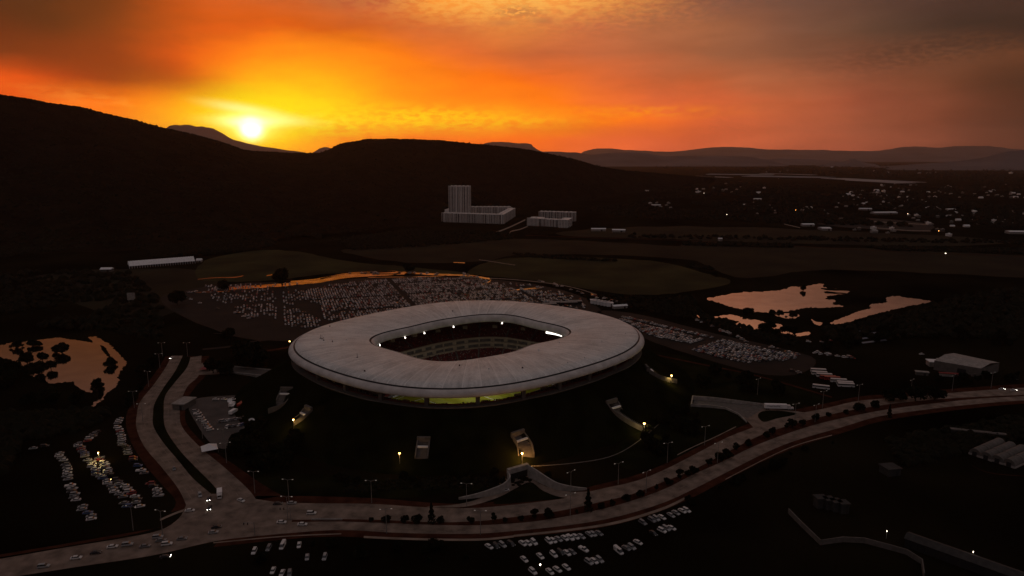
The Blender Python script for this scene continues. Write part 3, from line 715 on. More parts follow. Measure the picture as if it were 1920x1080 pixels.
# mound with its concrete rim walk
mb = MB(); pr = [(rr(r_out, -5.8), 26.4)]
nm_ = 14
for i in range(nm_+1):
    t = i/nm_
    pr.append(((lambda t: lambda a: (r_out(a)-1.5)*(1-t)+FOOT(a)*t)(t), (lambda t: lambda a: 26.0*(1-t)**1.12*(1+.02*math.sin(9*a+5*t))-.15*(t > .99))(t)))
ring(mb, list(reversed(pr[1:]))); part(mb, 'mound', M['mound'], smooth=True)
mb = MB(); ring(mb, [(rr(r_out, -1.5), 26.05), (rr(r_out, -1.5), 26.7), (rr(r_out, -2.0), 26.7), (rr(r_out, -2.0), 26.2), (rr(r_out, -9.5), 26.2), (rr(r_out, -9.5), 22.5)][::-1]); part(mb, 'rim_walk', M['concd'])
mb = MB(); V = [(CX+(FOOT(a)-3)*math.cos(a), CY+(FOOT(a)-3)*math.sin(a), -9.0) for a in ANG]; mb.quad(*V); part(mb, 'sky_block_slab', M['concd'])  # added unseen slab, blocks sky light coming up through the rim gap
# ribs of masts and small vents seen on the roof
for px, py in ((601, 636), (604, 637), (607, 640), (670, 672)):
    p = G(px, py, 40); mb = MB(); mb.tube([(p.x, p.y, 39.8), (p.x, p.y, 43.5)], .12, 5); mb.box((p.x, p.y, 40.6), (1, 1, .8)); part(mb, 'roof_mast', M['dark'])
rnd_ = random.Random(5)
for k_ in range(16):
    a = rnd_.uniform(3.3, 6.2) if k_ < 11 else rnd_.uniform(0, 3); s_ = rnd_.uniform(.15, .85); r = mixr(s_)(a)
    mb = MB(); mb.box((CX+r*math.cos(a), CY+r*math.sin(a), 38.6+2.6*math.sin(math.pi*s_)**.8), (.7, .9, .7), a); part(mb, 'roof_vent', M['whiter'] if k_ % 3 else M['dark'])
# floodlights under the inner lip
fl = mat('floodlight_glow', (.9, .9, .85), emit=(1, .93, .80), es=3.5)
def spot(name, loc, tgt, power, size, color, spread, parent):
    ld = bpy.data.lights.new(name, 'AREA'); ld.energy = power; ld.size = size; ld.color = color; ld.spread = spread
    o = bpy.data.objects.new(name, ld); COL.objects.link(o); o.location = loc
    o.rotation_euler = (Vector(tgt)-Vector(loc)).to_track_quat('-Z', 'Y').to_euler(); o.parent = parent
    return o
for px, py in ((726, 642), (773, 629.5), (805, 622), (855, 612.5), (934, 607)):
    d = G(px, py, 33.5); a = math.atan2(d.y-CY, d.x-CX); r = r_in(a)-3.9
    mb = MB(); x, y = CX+r*math.cos(a), CY+r*math.sin(a)
    mb.box((x, y, 31.2), (.6, 1.1, .8), a); mb.tube([(x, y, 31.5), (x+.8*math.cos(a), y+.8*math.sin(a), 33.2)], .15, 5)
    f_ = part(mb, 'floodlight', fl)
for k_ in range(10):
    a = PA+R(36*k_+18); r = r_in(a)-4.6; x, y = r*math.cos(a), r*math.sin(a)
    spot('floodlight_beam', (x, y, 31.0), (-x*.25, -y*.25, PZ), 800, 4.0, (1, .97, .86), R(70), stad)
a0, a1 = [math.atan2(G(px, py, 33).y-CY, G(px, py, 33).x-CX) for px, py in ((1022, 620), (1053, 628))]
mb = MB(); V = []; F = []
for i in range(9):
    a = a0+(a1-a0)*i/8; r = r_in(a)-3.6
    V += [(CX+r*math.cos(a), CY+r*math.sin(a), 31.6-1.1*(1-i/8)), (CX+r*math.cos(a), CY+r*math.sin(a), 32.2), (CX+(r+.5)*math.cos(a), CY+(r+.5)*math.sin(a), 32.2), (CX+(r+.5)*math.cos(a), CY+(r+.5)*math.sin(a), 31.6-1.1*(1-i/8))]
for i in range(8):
    for j in range(4): F.append((i*4+j, i*4+(j+1) % 4, (i+1)*4+(j+1) % 4, (i+1)*4+j))
F += [(0, 1, 2, 3), (35, 34, 33, 32)]
mb.add(V, F); part(mb, 'light_strip', mat('strip_glow', (.9, .9, .85), emit=(1, .92, .84), es=2.2))
# players and spectators are too small to model apart: the crowd on the stands
mb = MB(); cm = [mat('crowd_'+n_, c, rough=.9, var=.3, scale=2) for n_, c in (('red', (.22, .03, .03)), ('white', (.25, .22, .2)), ('dark', (.03, .03, .035)))]
for i in range(9000):
    a = random.random()*2*math.pi
    if random.random() < .5: s_ = random.uniform(.05, .37); z = PZ+1.5+(5.0-PZ-3)*0+(s_-.03)/.35*(3.5-PZ-1.5)
    else: s_ = random.uniform(.48, .92); z = 12+(s_-.46)/.51*15
    r = sr(s_)(a); mb.box((CX+r*math.cos(a), CY+r*math.sin(a), z+.9), (.45, .55, .9), a, m=random.choice((0, 0, 1, 2, 2, 2)), taper=(.5, .5))
c_ = mb.ob('spectators', cm); tag(c_, 'dense crowd of spectators seated on the red stands of the stadium', 'crowd', None, 'stuff')

# ---------------- stair cuts in the mound ----------------
lampmat = mat('lamp_glow', (.9, .8, .5), emit=(1, .52, .10), es=9)
lampwhite = mat('lamp_glow_white', (.9, .9, .9), emit=(1, .86, .66), es=9)
def mz(x, y):                                   # height of the mound
    a = math.atan2(y-CY, x-CX); r = math.hypot(x-CX, y-CY); r0 = r_out(a)-1.5; r1 = FOOT(a); t = max(0, min(1, (r-r0)/(r1-r0)))
    return 26*(1-t)**1.12
def stair_cut(path, w, label):
    """path: plan polyline from the foot (z 0) up; side walls stand proud of the grass, steps between"""
    P = cr(path, 6); k = len(P); b = P[0]
    t = empty('stairway', (b[0], b[1], 0), 0, label, 'stairway', 'stairways cut in the mound')
    def lo(p): return (p[0]-b[0], p[1]-b[1])
    hs = [max(mz(*p)+.5, 1.2) for p in P]
    for sd_ in (-1, 1):
        pts = []
        for i, p in enumerate(P):
            d = P[min(i+1, k-1)]-P[max(i-1, 0)]; d = d/np.linalg.norm(d); pts.append(lo((p[0]-d[1]*sd_*w/2, p[1]+d[0]*sd_*w/2)))
        m_ = MB(); m_.wall(pts, [h-4 for h in hs], [h+1.0 for h in hs], .7); m_.ob('side_wall', M['concd'], t)
    m_ = MB(); ns = 26
    for i in range(ns):
        u = i/ns*(k-1); j = min(int(u), k-2); q = P[j]+(P[j+1]-P[j])*(u-j); d = P[j+1]-P[j]; an = math.atan2(d[1], d[0]); L_ = np.linalg.norm(d)*(k-1)/ns
        h = max(mz(*q)+.25, .4)
        m_.box((q[0]-b[0], q[1]-b[1], h-.6), (L_*1.15, w-.8, 1.2), an)
    m_.ob('steps', M['concd'], t)
    q = P[-1]; d = P[-1]-P[-2]; an = math.atan2(d[1], d[0]); h = mz(*q)
    m_ = MB(); m_.box((q[0]-b[0]+math.cos(an)*1.0, q[1]-b[1]+math.sin(an)*1.0, h+1.4), (1.6, w+.7, 3.6), an); m_.ob('portal', M['concd'], t)
    m_ = MB(); q2 = P[-1]-d/np.linalg.norm(d)*3; m_.box((q2[0]-b[0], q2[1]-b[1], mz(*q2)+1.0), (1.2, w-1, 1.0), an); m_.ob('gate', M['whiter'], t)
    return t
def gp(px, py, z=0): v = G(px, py, z); return (v.x, v.y)
def on_mound(px, py):
    z = 10
    for _ in range(25): v = G(px, py, z); z = .5*z+.5*mz(v.x, v.y)
    return (v.x, v.y)
stair_cut([on_mound(987, 856), on_mound(983, 835), on_mound(973, 818)], 9, 'lamp lit stairway cut in the mound above the underpass')
stair_cut([on_mound(790, 860), on_mound(792, 845), on_mound(794, 830)], 7, 'grey straight stairway on the near side of the mound, unlit')
stair_cut([on_mound(1204, 799), on_mound(1180, 786), on_mound(1160, 772), on_mound(1149, 758)], 9, 'curved stairway running down right to a white lamp, dark steps')
stair_cut([on_mound(551, 791), on_mound(565, 782), on_mound(576, 771)], 7, 'short curved stairway beside an orange lamp left of the stadium')
stair_cut([on_mound(508, 766), on_mound(526, 757), on_mound(537, 735)], 8, 'stairway behind the parked trucks at the left foot of the mound, dark')
stair_cut([on_mound(1262, 712), on_mound(1240, 707), on_mound(1215, 693)], 7, 'stairway on the right flank of the mound, lamp at its foot')
def lamp_post(px, py, h, power, color, em, label, name='lamp_post', ground=True, rad=.35):
    p = G(px, py, h); z0 = .1
    for _ in range(30):
        z0 = .5*z0+.5*max(.1, mz(p.x, p.y)-.1); p = G(px, py, z0+h-.1)
    h = z0+h-.1
    t = empty(name, (p.x, p.y, z0), 0, label, 'lamp')
    m_ = MB(); m_.tube([(0, 0, 0), (0, 0, h-z0-.3)], [.14, .09], 6); m_.ob('pole', M['steel'], t)
    m_ = MB(); m_.tube([(0, 0, h-z0-.35), (0, 0, h-z0-.1), (0, 0, h-z0+.25), (0, 0, h-z0+.4)], [rad*.5, rad, rad, rad*.3], 8); m_.ob('lamp_head', em, t)
    if power:
        ld = bpy.data.lights.new('lamp_light', 'POINT'); ld.energy = power; ld.color = color; ld.shadow_soft_size = .6
        o = bpy.data.objects.new('lamp_light', ld); COL.objects.link(o); o.parent = t; o.location = (0, -.9, h-z0-.2)
    return t
OR = (1, .55, .16)
lamp_post(979, 850, 6.5, 8000, (1, .48, .12), lampmat, 'orange lamp glowing at the foot of the lit stairway', rad=.55)
lamp_post(749, 850, 6.5, 1100, OR, lampmat, 'orange lamp standing on the lawn left of the straight stairway', rad=.55)
lamp_post(1208, 794, 7, 2000, (1, .75, .3), lampmat, 'yellow lamp at the foot of the curved stairway', rad=.7)
lamp_post(550, 787, 6.5, 2000, (1, .6, .15), lampmat, 'orange lamp at the left of the stadium, beside a short stairway', rad=.55)
lamp_post(1259, 704, 6.5, 2400, (1, .7, .22), lampmat, 'yellow lamp on the right flank of the mound', rad=.6)
lamp_post(543, 640, 8, 700, (1, .6, .25), lampmat, 'orange lamp beyond the left end of the stadium roof', rad=.55)
lamp_post(184, 849, 6, 1300, (1, .75, .25), lampmat, 'yellow lamp among the rows of the dark left car park', rad=.35)
lamp_post(1013, 1059, 1.2, 0, OR, lampwhite, 'small white light of car headlights, low among the cars of the bottom car park', rad=.3)  # low glowing post stands in for a parked car's lit headlights
# ---------------- vehicles ----------------
def car_mesh(kind):
    """side profile lofted across the width; returns dict of part MBs. length along x, nose +x"""
    L_, Wd, Hh = {'sedan': (4.6, 1.82, 1.46), 'suv': (4.7, 1.9, 1.78), 'van': (5.4, 2.0, 2.25), 'pickup': (5.4, 1.95, 1.8)}[kind]
    hl, hw = L_/2, Wd/2
    belt = .95 if kind == 'sedan' else 1.08
    body = MB()
    xs = [-hl, -hl+.12, -hl+.5, hl-.9, hl-.25, hl]
    zt = [belt-.25, belt-.02, belt, belt-.08, belt-.28, belt-.45]; ws = [.86, .96, 1, 1, .95, .82]
    if kind == 'van': zt = [belt, belt, belt, belt, belt-.15, belt-.4]
    V = []; F = []
    for x, z, w in zip(xs, zt, ws):
        V += [(x, -hw*w*.94, .26), (x, -hw*w, .55), (x, -hw*w*.93, z), (x, hw*w*.93, z), (x, hw*w, .55), (x, hw*w*.94, .26)]
    n = len(xs)
    for i in range(n-1):
        for j in range(6): F.append((i*6+j, (i+1)*6+j, (i+1)*6+(j+1) % 6, i*6+(j+1) % 6))
    F += [tuple(range(6)), tuple((n-1)*6+j for j in reversed(range(6)))]
    body.add(V, F)
    c = {'sedan': (-1.75, -1.1, .55, 1.35), 'suv': (-2.25, -2.0, .6, 1.35), 'van': (-2.6, -2.5, 1.3, 2.1), 'pickup': (-.4, -.1, .9, 1.5)}[kind]
    glass = MB(); b_, r_ = c[0], c[1]
    for mbx, ex, zt_ in ((glass, 0, Hh-.07), ):
        V = [(c[0], -hw*.88, belt-.02), (c[3], -hw*.86, belt-.05), (c[3], hw*.86, belt-.05), (c[0], hw*.88, belt-.02), (c[1], -hw*.72, zt_), (c[2], -hw*.72, zt_), (c[2], hw*.72, zt_), (c[1], hw*.72, zt_)]
        mbx.add(V, [(0, 1, 5, 4), (1, 2, 6, 5), (2, 3, 7, 6), (3, 0, 4, 7)])
    roof = MB(); V = [(c[1]-.04, -hw*.74, Hh-.08), (c[2]+.06, -hw*.74, Hh-.08), (c[2]+.06, hw*.74, Hh-.08), (c[1]-.04, hw*.74, Hh-.08), (c[1]+.1, -hw*.62, Hh), (c[2]-.05, -hw*.62, Hh), (c[2]-.05, hw*.62, Hh), (c[1]+.1, hw*.62, Hh)]
    roof.add(V, [(0, 3, 2, 1), (4, 5, 6, 7), (0, 1, 5, 4), (1, 2, 6, 5), (2, 3, 7, 6), (3, 0, 4, 7)])
    body.add(roof.v, roof.f)
    for y in (-1, 1):                            # pillars
        body.quad((c[0]+.35*(c[1]-c[0])+1.0, y*hw*.84, belt), (c[0]+1.15, y*hw*.845, belt), (c[0]+1.15, y*hw*.74, Hh-.08), (c[0]+1.0, y*hw*.74, Hh-.08))
    if kind == 'van':
        body.box(((c[0]+.4)/2-.5, 0, (belt+Hh)/2-.04), (2.9, hw*1.74, Hh-belt-.08), taper=(1, .86))
    return dict(body=body, glass=glass, L=L_, W=Wd, H=Hh)
def wheel_mb():
    m_ = MB(); n = 10; V = []; F = []
    for y in (-.11, .11):
        for j in range(n): V.append((.33*math.cos(2*math.pi*j/n), y, .33*math.sin(2*math.pi*j/n)))
    F = [(j, (j+1) % n, n+(j+1) % n, n+j) for j in range(n)]+[tuple(reversed(range(n))), tuple(range(n, 2*n))]
    m_.add(V, F); return m_
WHEEL = wheel_mb().mesh('wheel', M['tyre'])
rim = MB(); rim.add([(.2*math.cos(j*math.pi/4), s*.115, .2*math.sin(j*math.pi/4)) for s in (-1, 1) for j in range(8)], [tuple(range(8)), tuple(reversed(range(8, 16)))]); RIM = rim.mesh('rim', M['steel'])
lampoff = mat('local_headlight', (.7, .7, .68), scale=1, var=.05, rough=.15, spec=.8)
taill = mat('local_taillight', (.35, .02, .02), scale=1, var=.05, rough=.2)
headon = mat('local_headlight_on', (.9, .9, .9), emit=(1, .95, .85), es=14)
def car_proto(kind, colr, on=False):
    p = car_mesh(kind); t = empty('car' if kind in ('sedan', 'suv') else kind, (0, 0, -500), 0, 'x', {'van': 'van', 'pickup': 'pickup'}.get(kind, 'car'))
    p['body'].ob('body', M['car_'+colr], t); p['glass'].ob('window', M['glass'], t)
    for x in (-p['L']*.31, p['L']*.31):
        for y in (-1, 1):
            w = obj('wheel', WHEEL, t, (x, y*(p['W']/2-.12), .33)); obj('rim', RIM, w)
    for y in (-1, 1):
        m_ = MB(); m_.box((p['L']/2-.06, y*p['W']*.36, .66), (.14, .36, .16)); m_.ob('headlight', headon if on else lampoff, t)
        m_ = MB(); m_.box((-p['L']/2+.02, y*p['W']*.36, .78), (.10, .26, .2)); m_.ob('taillight', taill, t)
    return t
CP = {}
def cp(kind, colr, on=False):
    if (kind, colr, on) not in CP: CP[(kind, colr, on)] = car_proto(kind, colr, on)
    return CP[(kind, colr, on)]
COLS = ['white']*7+['silver']*6+['grey']*4+['black']*3+['red']+['blue']
KIND = ['sedan']*5+['suv']*3+['pickup']
WORD = {'sedan': 'saloon car', 'suv': 'tall hatchback car', 'van': 'van', 'pickup': 'pickup truck'}
def put_car(p, rz, label, group=None, kind=None, colr=None, on=False, z=.1):
    kind = kind or random.choice(KIND); colr = colr or random.choice(COLS)
    o = inst(cp(kind, colr, on), (p[0], p[1], z), rz, 1, colr+' '+WORD[kind]+' '+label, group)
    o.name = {'sedan': 'parked_car', 'suv': 'parked_car'}.get(kind, kind) if group and 'park' in group else {'sedan': 'car', 'suv': 'car'}.get(kind, kind)
    return o
def row_cars(poly, gap, head, where, group, prob=.86, jit=1.1, wob=.16):
    c = [G(p[0], p[1], 0) for p in cr(poly, 4)]; d = 0; n = 0; i = 0; nxt = 0; acc = 0
    for i in range(len(c)-1):
        seg = (c[i+1]-c[i]); l = seg.length
        while nxt <= acc+l:
            q = c[i]+seg*((nxt-acc)/l); nxt += gap*random.uniform(.95, 1.15)
            if random.random() < prob:
                put_car((q.x+random.uniform(-jit, jit), q.y+random.uniform(-jit, jit)*.3), head+random.uniform(-wob, wob)+(math.pi if random.random() < .4 else 0), ordn(n)+' '+where, group)
                n += 1
        acc += l
    return n
tot = 0
gl = 'cars parked in the dark car park left of the boulevard'
tot += row_cars([(222,787),(224,812),(236,844),(252,866),(271,893),(290,915),(300,935)], 4.0, .25, 'from the far end, row nearest the boulevard, left car park', gl)
tot += row_cars([(186,860),(195,875),(208,894),(227,910),(252,929),(261,951)], 4.0, .3, 'from the far end, right middle row, left car park', gl)
tot += row_cars([(171,872),(182,891),(206,908),(217,921),(230,938),(239,957)], 4.0, .3, 'from the far end, left middle row, left car park', gl)
tot += row_cars([(146,834),(160,856),(168,868)], 3.3, .3, 'from the far end, short row, left car park', gl)
tot += row_cars([(109,852),(124,878),(127,904),(138,929),(151,951),(164,965),(178,979)], 4.2, .25, 'from the far end, outermost row, left car park', gl)
tot += row_cars([(66,842),(80,839),(95,836)], 5.2, .1, 'from the left, lone row, left car park', gl)
tot += row_cars([(165,828),(178,812),(186,810)], 3.3, .3, 'from the near end, farthest cluster, left car park', gl)
gb = 'cars parked on the dark ground below the boulevard'
bh = R(-62)
for rown, lst in (('front row below the boulevard', [(917,1027),(930,1026),(942,1024),(958,1022),(980,1021),(990,1020.5),(1001,1019),(1029,1017),(1037,1015.5),(1047,1013),(1059,1011),(1069,1010),(1079,1008.5),(1090,1008),(1105,1004),(1112,1003),(1123,1002)]),
                  ('right row below the boulevard', [(1205,982),(1222,977),(1230,974.5),(1241,972),(1258,968),(1267,963.5),(1279,960),(1287,959)]),
                  ('short row beside the dirt heap', [(1225,1002),(1241,997),(1249,993),(1259,992)]),
                  ('second row below the boulevard', [(1013,1045),(1038,1042),(1051,1038),(1063,1039),(1072,1037),(1094,1032)]),
                  ('cluster right of the white van', [(1174,1030),(1184,1028),(1196,1019)]),
                  ('nearest rows at the bottom edge', [(983,1051),(999,1074),(1031,1074),(1045,1070),(1062,1066),(1104,1056),(1114,1054),(1124,1052)]),
                  ('scattered below the verge, bottom left', [(477,1036),(504,1030),(529,1077),(543,1078),(561,1024),(576,1047),(609,1047),(512,1072)])):
    for i, p in enumerate(lst):
        q = G(*p); dim = p in ((930,1026),(958,1022),(1225,1002),(1051,1038))
        put_car(q, bh+random.uniform(-.12, .12)+(R(8) if 'bottom left' not in rown else R(-20)), ordn(i)+' from the left, '+rown, gb, colr='black' if dim else random.choice(['white', 'white', 'silver', 'silver', 'grey', 'white'])); tot += 1
put_car(G(1160,1036), bh, 'standing alone beside the parked cars below the boulevard', None, 'van', 'white')
put_car(G(530,1026), R(-88), 'parked under the lower verge left of the bottom car park', None, 'van', 'white')
ROAD = [(375,930,-60,'suv','silver',0,'leaving the left branch towards the junction, nearest the median'),(392,937,-75,'sedan','black',1,'with headlights lit at the junction, upper of two'),(393,954,-75,'sedan','black',1,'with headlights lit at the junction, lower of two'),
 (452,940,-30,'sedan','white',0,'turning at the junction right of the box truck'),(356,959,8,'sedan','white',0,'alone on the left of the junction'),(406,990,12,'sedan','black',0,'farther of two side by side on the junction'),(400,1000,12,'sedan','silver',0,'nearer of two side by side on the junction'),
 (296,1009,14,'suv','silver',0,'farthest of three close together on the left road'),(302,1015,14,'sedan','grey',0,'middle of three close together on the left road'),(313,1022,14,'suv','white',0,'nearest of three close together on the left road'),
 (341,1012,12,'sedan','grey',0,'ahead of the three close together on the left road'),(272,1026,14,'sedan','grey',0,'just behind the three on the left road'),(239,1023,14,'suv','silver',0,'second in the queue from the left road'),(211,1027,14,'sedan','white',0,'at the middle of the left road queue'),
 (143,1048,13,'sedan','white',0,'alone far down the left road'),(82,1064,13,'suv','silver',0,'at the bottom left corner on the road'),(180,1038,13,'sedan','black',0,'between the queue and the lone car on the left road'),(310,1046,14,'sedan','black',1,'with lights on below the left road'),
 (584,964,2,'suv','white',0,'on the upper carriageway right of the junction'),(528,981,0,'sedan','white',0,'behind another on the lower carriageway'),(567,985,0,'sedan','white',0,'ahead on the lower carriageway of the boulevard'),(521,946,5,'sedan','black',0,'at the top edge of the junction'),
 (547,945,5,'sedan','silver',0,'at the top edge of the junction beside the traffic signals'),(327,880,-65,'sedan','grey',0,'alone on the left branch of the boulevard'),(322,672,-95,'sedan','white',1,'at the far end of the left branch'),(947,921,20,'sedan','white',0,'climbing towards the underpass'),
 (1900,733,8,'sedan','white',1,'with lights on at the far right of the boulevard'),(1878,731,8,'sedan','white',1,'with lights on, second from the far right of the boulevard')]
for px, py, h, k_, c_, on, lb in ROAD: put_car(G(px, py), R(h), lb, None, k_, c_, bool(on))
# the right car park: its nearest rows as cars
gr = 'cars parked in the long rows right of the stadium'
def cc(x, y): return (1100+x/2.743, 500+y/2.743)
RR = [((180,258),(650,368)),((165,272),(600,378)),((225,292),(585,382)),((232,302),(570,390)),((270,322),(545,394)),((278,330),(500,390)),((310,345),(400,370)),
      ((690,380),(1080,466)),((670,386),(1075,474)),((640,394),(1040,480)),((625,402),(1020,486)),((600,408),(960,484)),((580,414),(930,486)),((560,420),(900,490)),((545,428),(800,488)),((640,455),(860,500))]
head_r = None
farcars = []
NEAR_LEFT = 300-tot-2
for ri, (a, b) in enumerate(RR):
    p, q = G(*cc(*a)), G(*cc(*b)); d = (q-p); n = int(d.length/3.0); h = math.atan2(d.y, d.x)+math.pi/2
    for i in range(n):
        if random.random() < .95:
            c = p+d*(i+random.uniform(.3, .7))/n; farcars.append((c.x+random.uniform(-.5, .5), c.y+random.uniform(-.7, .7), h+(math.pi if random.random() < .5 else 0), 'r', ri))
farcars.sort(key=lambda c: math.hypot(c[0], c[1]))
near = farcars[:max(0, NEAR_LEFT)]; rest = farcars[max(0, NEAR_LEFT):]
cnt = {}
for c in sorted(near, key=lambda c: c[0]):
    cnt[c[4]] = cnt.get(c[4], 0)+1
    put_car(c, c[2]+random.uniform(-.05, .05), '%s from the left, %s row, car park right of the stadium' % (ordn(cnt[c[4]]-1), ordn(c[4])), gr)
# scattered cars further out right and the big car park behind the stadium
def inside(p, poly):
    x, y = p; r = False; n = len(poly)
    for i in range(n):
        (a, b), (c, d) = poly[i], poly[(i+1) % n]
        if (b > y) != (d > y) and x < (c-a)*(y-b)/(d-b)+a: r = not r
    return r
def proj(x, y, z=0):
    zc = y*math.cos(TH)-(z-H)*math.sin(TH); yc = y*math.sin(TH)+(z-H)*math.cos(TH)
    return 960+FPX*x/zc, 540-FPX*yc/zc
DENSE = [(560,548),(620,535),(700,526),(800,521),(905,524),(940,538),(1050,552),(1060,562),(990,572),(950,575),(860,572),(780,580),(715,592),(665,602),(610,600),(600,570),(560,562)]
D2 = [(500,583),(560,580),(600,600),(600,612),(560,616),(520,606)]
SP = [(380,536),(470,533),(560,530),(570,560),(500,596),(470,600),(440,580),(400,560)]
SP2 = [(920,530),(1000,535),(1080,555),(1110,580),(1060,580),(960,565)]
u = Vector((math.cos(R(19)), math.sin(R(19)))); v = Vector((-u.y, u.x)); o0 = G(760, 560)
for ri in range(-30, 34):
    off = ri*8.6+(1.6 if ri % 2 else 0)
    for ci in range(-150, 120):
        if ci % 47 in (0, 1): continue
        x = o0.x+u.x*ci*3.2+v.x*off; y = o0.y+u.y*ci*3.2+v.y*off; pxy = proj(x, y)
        den = .95*(.7+.6*max(0, .5+mnoise.noise(Vector((x*.012, y*.03, 4))))) if inside(pxy, DENSE) else .8 if inside(pxy, D2) else .32 if inside(pxy, SP) else .3 if inside(pxy, SP2) else 0
        if inside(pxy, SP) and mnoise.noise(Vector((x*.02, y*.05, 1))) > .15: den = .55
        if ri % 9 == 3: den *= .2
        if random.random() < min(den, .95): rest.append((x+random.uniform(-.4, .4), y+random.uniform(-.6, .6), R(109)+(math.pi if random.random() < .5 else 0)+random.uniform(-.06, .06), 'n', 0))
for (pa, pb, n) in (((330,552),(440,541),16),((1300,600),(1400,640),14),((1440,650),(1500,668),10),((1520,660),(1600,672),16),((640,511),(880,514),22),((1000,523),(1180,575),22),((1280,645),(1500,700),9),((1700,655),(1830,700),8),((1860,705),(1920,712),4),((330,555),(480,600),12),((1500,640),(1560,640),3),((860,520),(900,518),6)):
    for i in range(n):
        t = random.random(); q = G(pa[0]+(pb[0]-pa[0])*t, pa[1]+(pb[1]-pa[1])*t+random.uniform(-2, 2)); rest.append((q.x, q.y, random.uniform(-.5, .5), 's', 0))
mb = MB(); kinds = [car_mesh('sedan'), car_mesh('suv')]
cmats = [M['car_'+c] for c in ('white', 'silver', 'grey', 'black', 'red')]+[M['glass'], M['tyre']]
for x, y, h, _, _ in rest:
    k_ = random.choice(kinds); ci = random.choice((0, 0, 0, 0, 0, 0, 0, 1, 1, 1, 2, 2, 3, 3, 4)); ca_, sa_ = math.cos(h), math.sin(h)
    for pt, mi in ((k_['body'], ci), (k_['glass'], 5)):
        mb.add([(x+a*ca_-b*sa_, y+a*sa_+b*ca_, c+.1) for a, b, c in pt.v], pt.f, mi)
tag(mb.ob('parked_cars', cmats), 'thousands of cars parked in tight rows behind and right of the stadium', 'cars', None, 'stuff')
drop_unused(*CP.values())
# trucks and buses
def box_truck(loc, rz, L_, label, trailer=False, cargo='whiter', mark=False, group=None):
    t = empty('semi_truck' if trailer else 'box_truck', loc, rz, label, 'truck', group)
    hc_ = 4.0 if trailer else 3.2; cl = 5.2 if trailer else 1.9
    m_ = MB(); m_.box((-cl/2, 0, (hc_+1.1)/2), (L_-cl, 2.5, hc_-1.1)); b = m_.ob('cargo_box', M[cargo], t)
    if mark:
        m_ = MB(); x = -L_/2+1.0
        for i in range(22):
            x += .42; hgt = .35+.45*abs(math.sin(i*1.9)); m_.box((x, -1.263, 2.75+.12*math.sin(i*.8)), (.22, .01, hgt), 0)
        m_.box((-2.6, -1.263, 2.2), (8.2, .01, .1)); m_.ob('lettering', M['dark'], b)
    m_ = MB(); m_.box((-.2, 0, .85), (L_-.6, 1.1, .4)); m_.ob('chassis', M['dark'], t)
    m_ = MB(); x0 = L_/2-cl+.3
    if trailer: m_.box((x0+1.0, 0, 2.1), (2.2, 2.4, 2.6), taper=(.9, .92)); m_.box((x0+3.1, 0, 1.35), (2.4, 2.0, 1.2), taper=(.92, .9))
    else: m_.box((x0+.75, 0, 1.45), (1.7, 2.2, 1.9), taper=(.78, .92))
    c = m_.ob('cab', M['car_white'], t)
    m_ = MB(); m_.box((x0+(1.95 if trailer else 1.42), 0, 2.6 if trailer else 1.8), (.5, 1.9, .75), taper=(.5, .95)); m_.ob('windscreen', M['glass'], c)
    for x in ([-L_/2+1.2, -L_/2+2.5, x0, x0+1.3, x0+3.4] if trailer else [-L_/2+1.3, x0+.8]):
        for y in (-1, 1): o = obj('wheel', WHEEL, t, (x, y*1.1, .5)); o.scale = (1.5, 1.6, 1.5)
    return t
box_truck(G(1461, 768)+Vector((0, 0, .1)), R(-4), 20.5, 'white semi truck with dark script on its trailer, by the right ramp', True, mark=True)
box_truck(G(412, 931)+Vector((0, 0, .1)), R(-68), 7.5, 'white box truck on the right branch just before the junction')
for px, py, rz, l, lb, cg in ((438,776,80,8,'white box truck parked at the rear of the yard, left one','whiter'),(453,762,85,9,'orange sided truck in the yard behind the parked cars','car_red'),(470,752,90,6,'small white truck nearest the wall of the yard','whiter'),(481,781,2,9,'white box truck parked sideways in the yard','whiter'),(436,762,88,7,'white box truck beside the orange sided truck','whiter'),(470,772,88,7,'white truck between the orange truck and the sideways one','whiter')):
    box_truck(G(px, py)+Vector((0, 0, .1)), R(rz), l, lb, cargo=cg)
def bus(p, rz, lb, stripe='white'):
    t = empty('bus', p, rz, lb, 'bus', 'buses parked side by side beyond the boulevard')
    m_ = MB(); m_.box((0, 0, 1.05), (12, 2.5, 1.3)); m_.box((0, 0, 2.9), (11.9, 2.44, .5), taper=(.98, .9)); m_.ob('body', M['car_'+stripe], t)
    m_ = MB(); m_.box((0, 0, 2.18), (11.85, 2.42, .94)); m_.ob('window', M['glass'], t)
    for x in (-3.8, 3.8):
        for y in (-1, 1): o = obj('wheel', WHEEL, t, (x, y*1.15, .5)); o.scale = (1.5, 1.4, 1.5)
for i, (px, py) in enumerate(((1534,698),(1536,703),(1545,707),(1552,711),(1560,713),(1572,717),(1584,722),(1586,725.5))):
    bus(G(px, py)+Vector((0, 0, .05)), R(-9), '%s bus from the far end of the bus rank, %s side' % (ordn(i), 'red' if i in (3, 4) else 'white'), 'red' if i in (3, 4) else 'white')
bus(G(1539, 729)+Vector((0, 0, .05)), R(-22), 'lone white bus standing askew left of the bus rank')
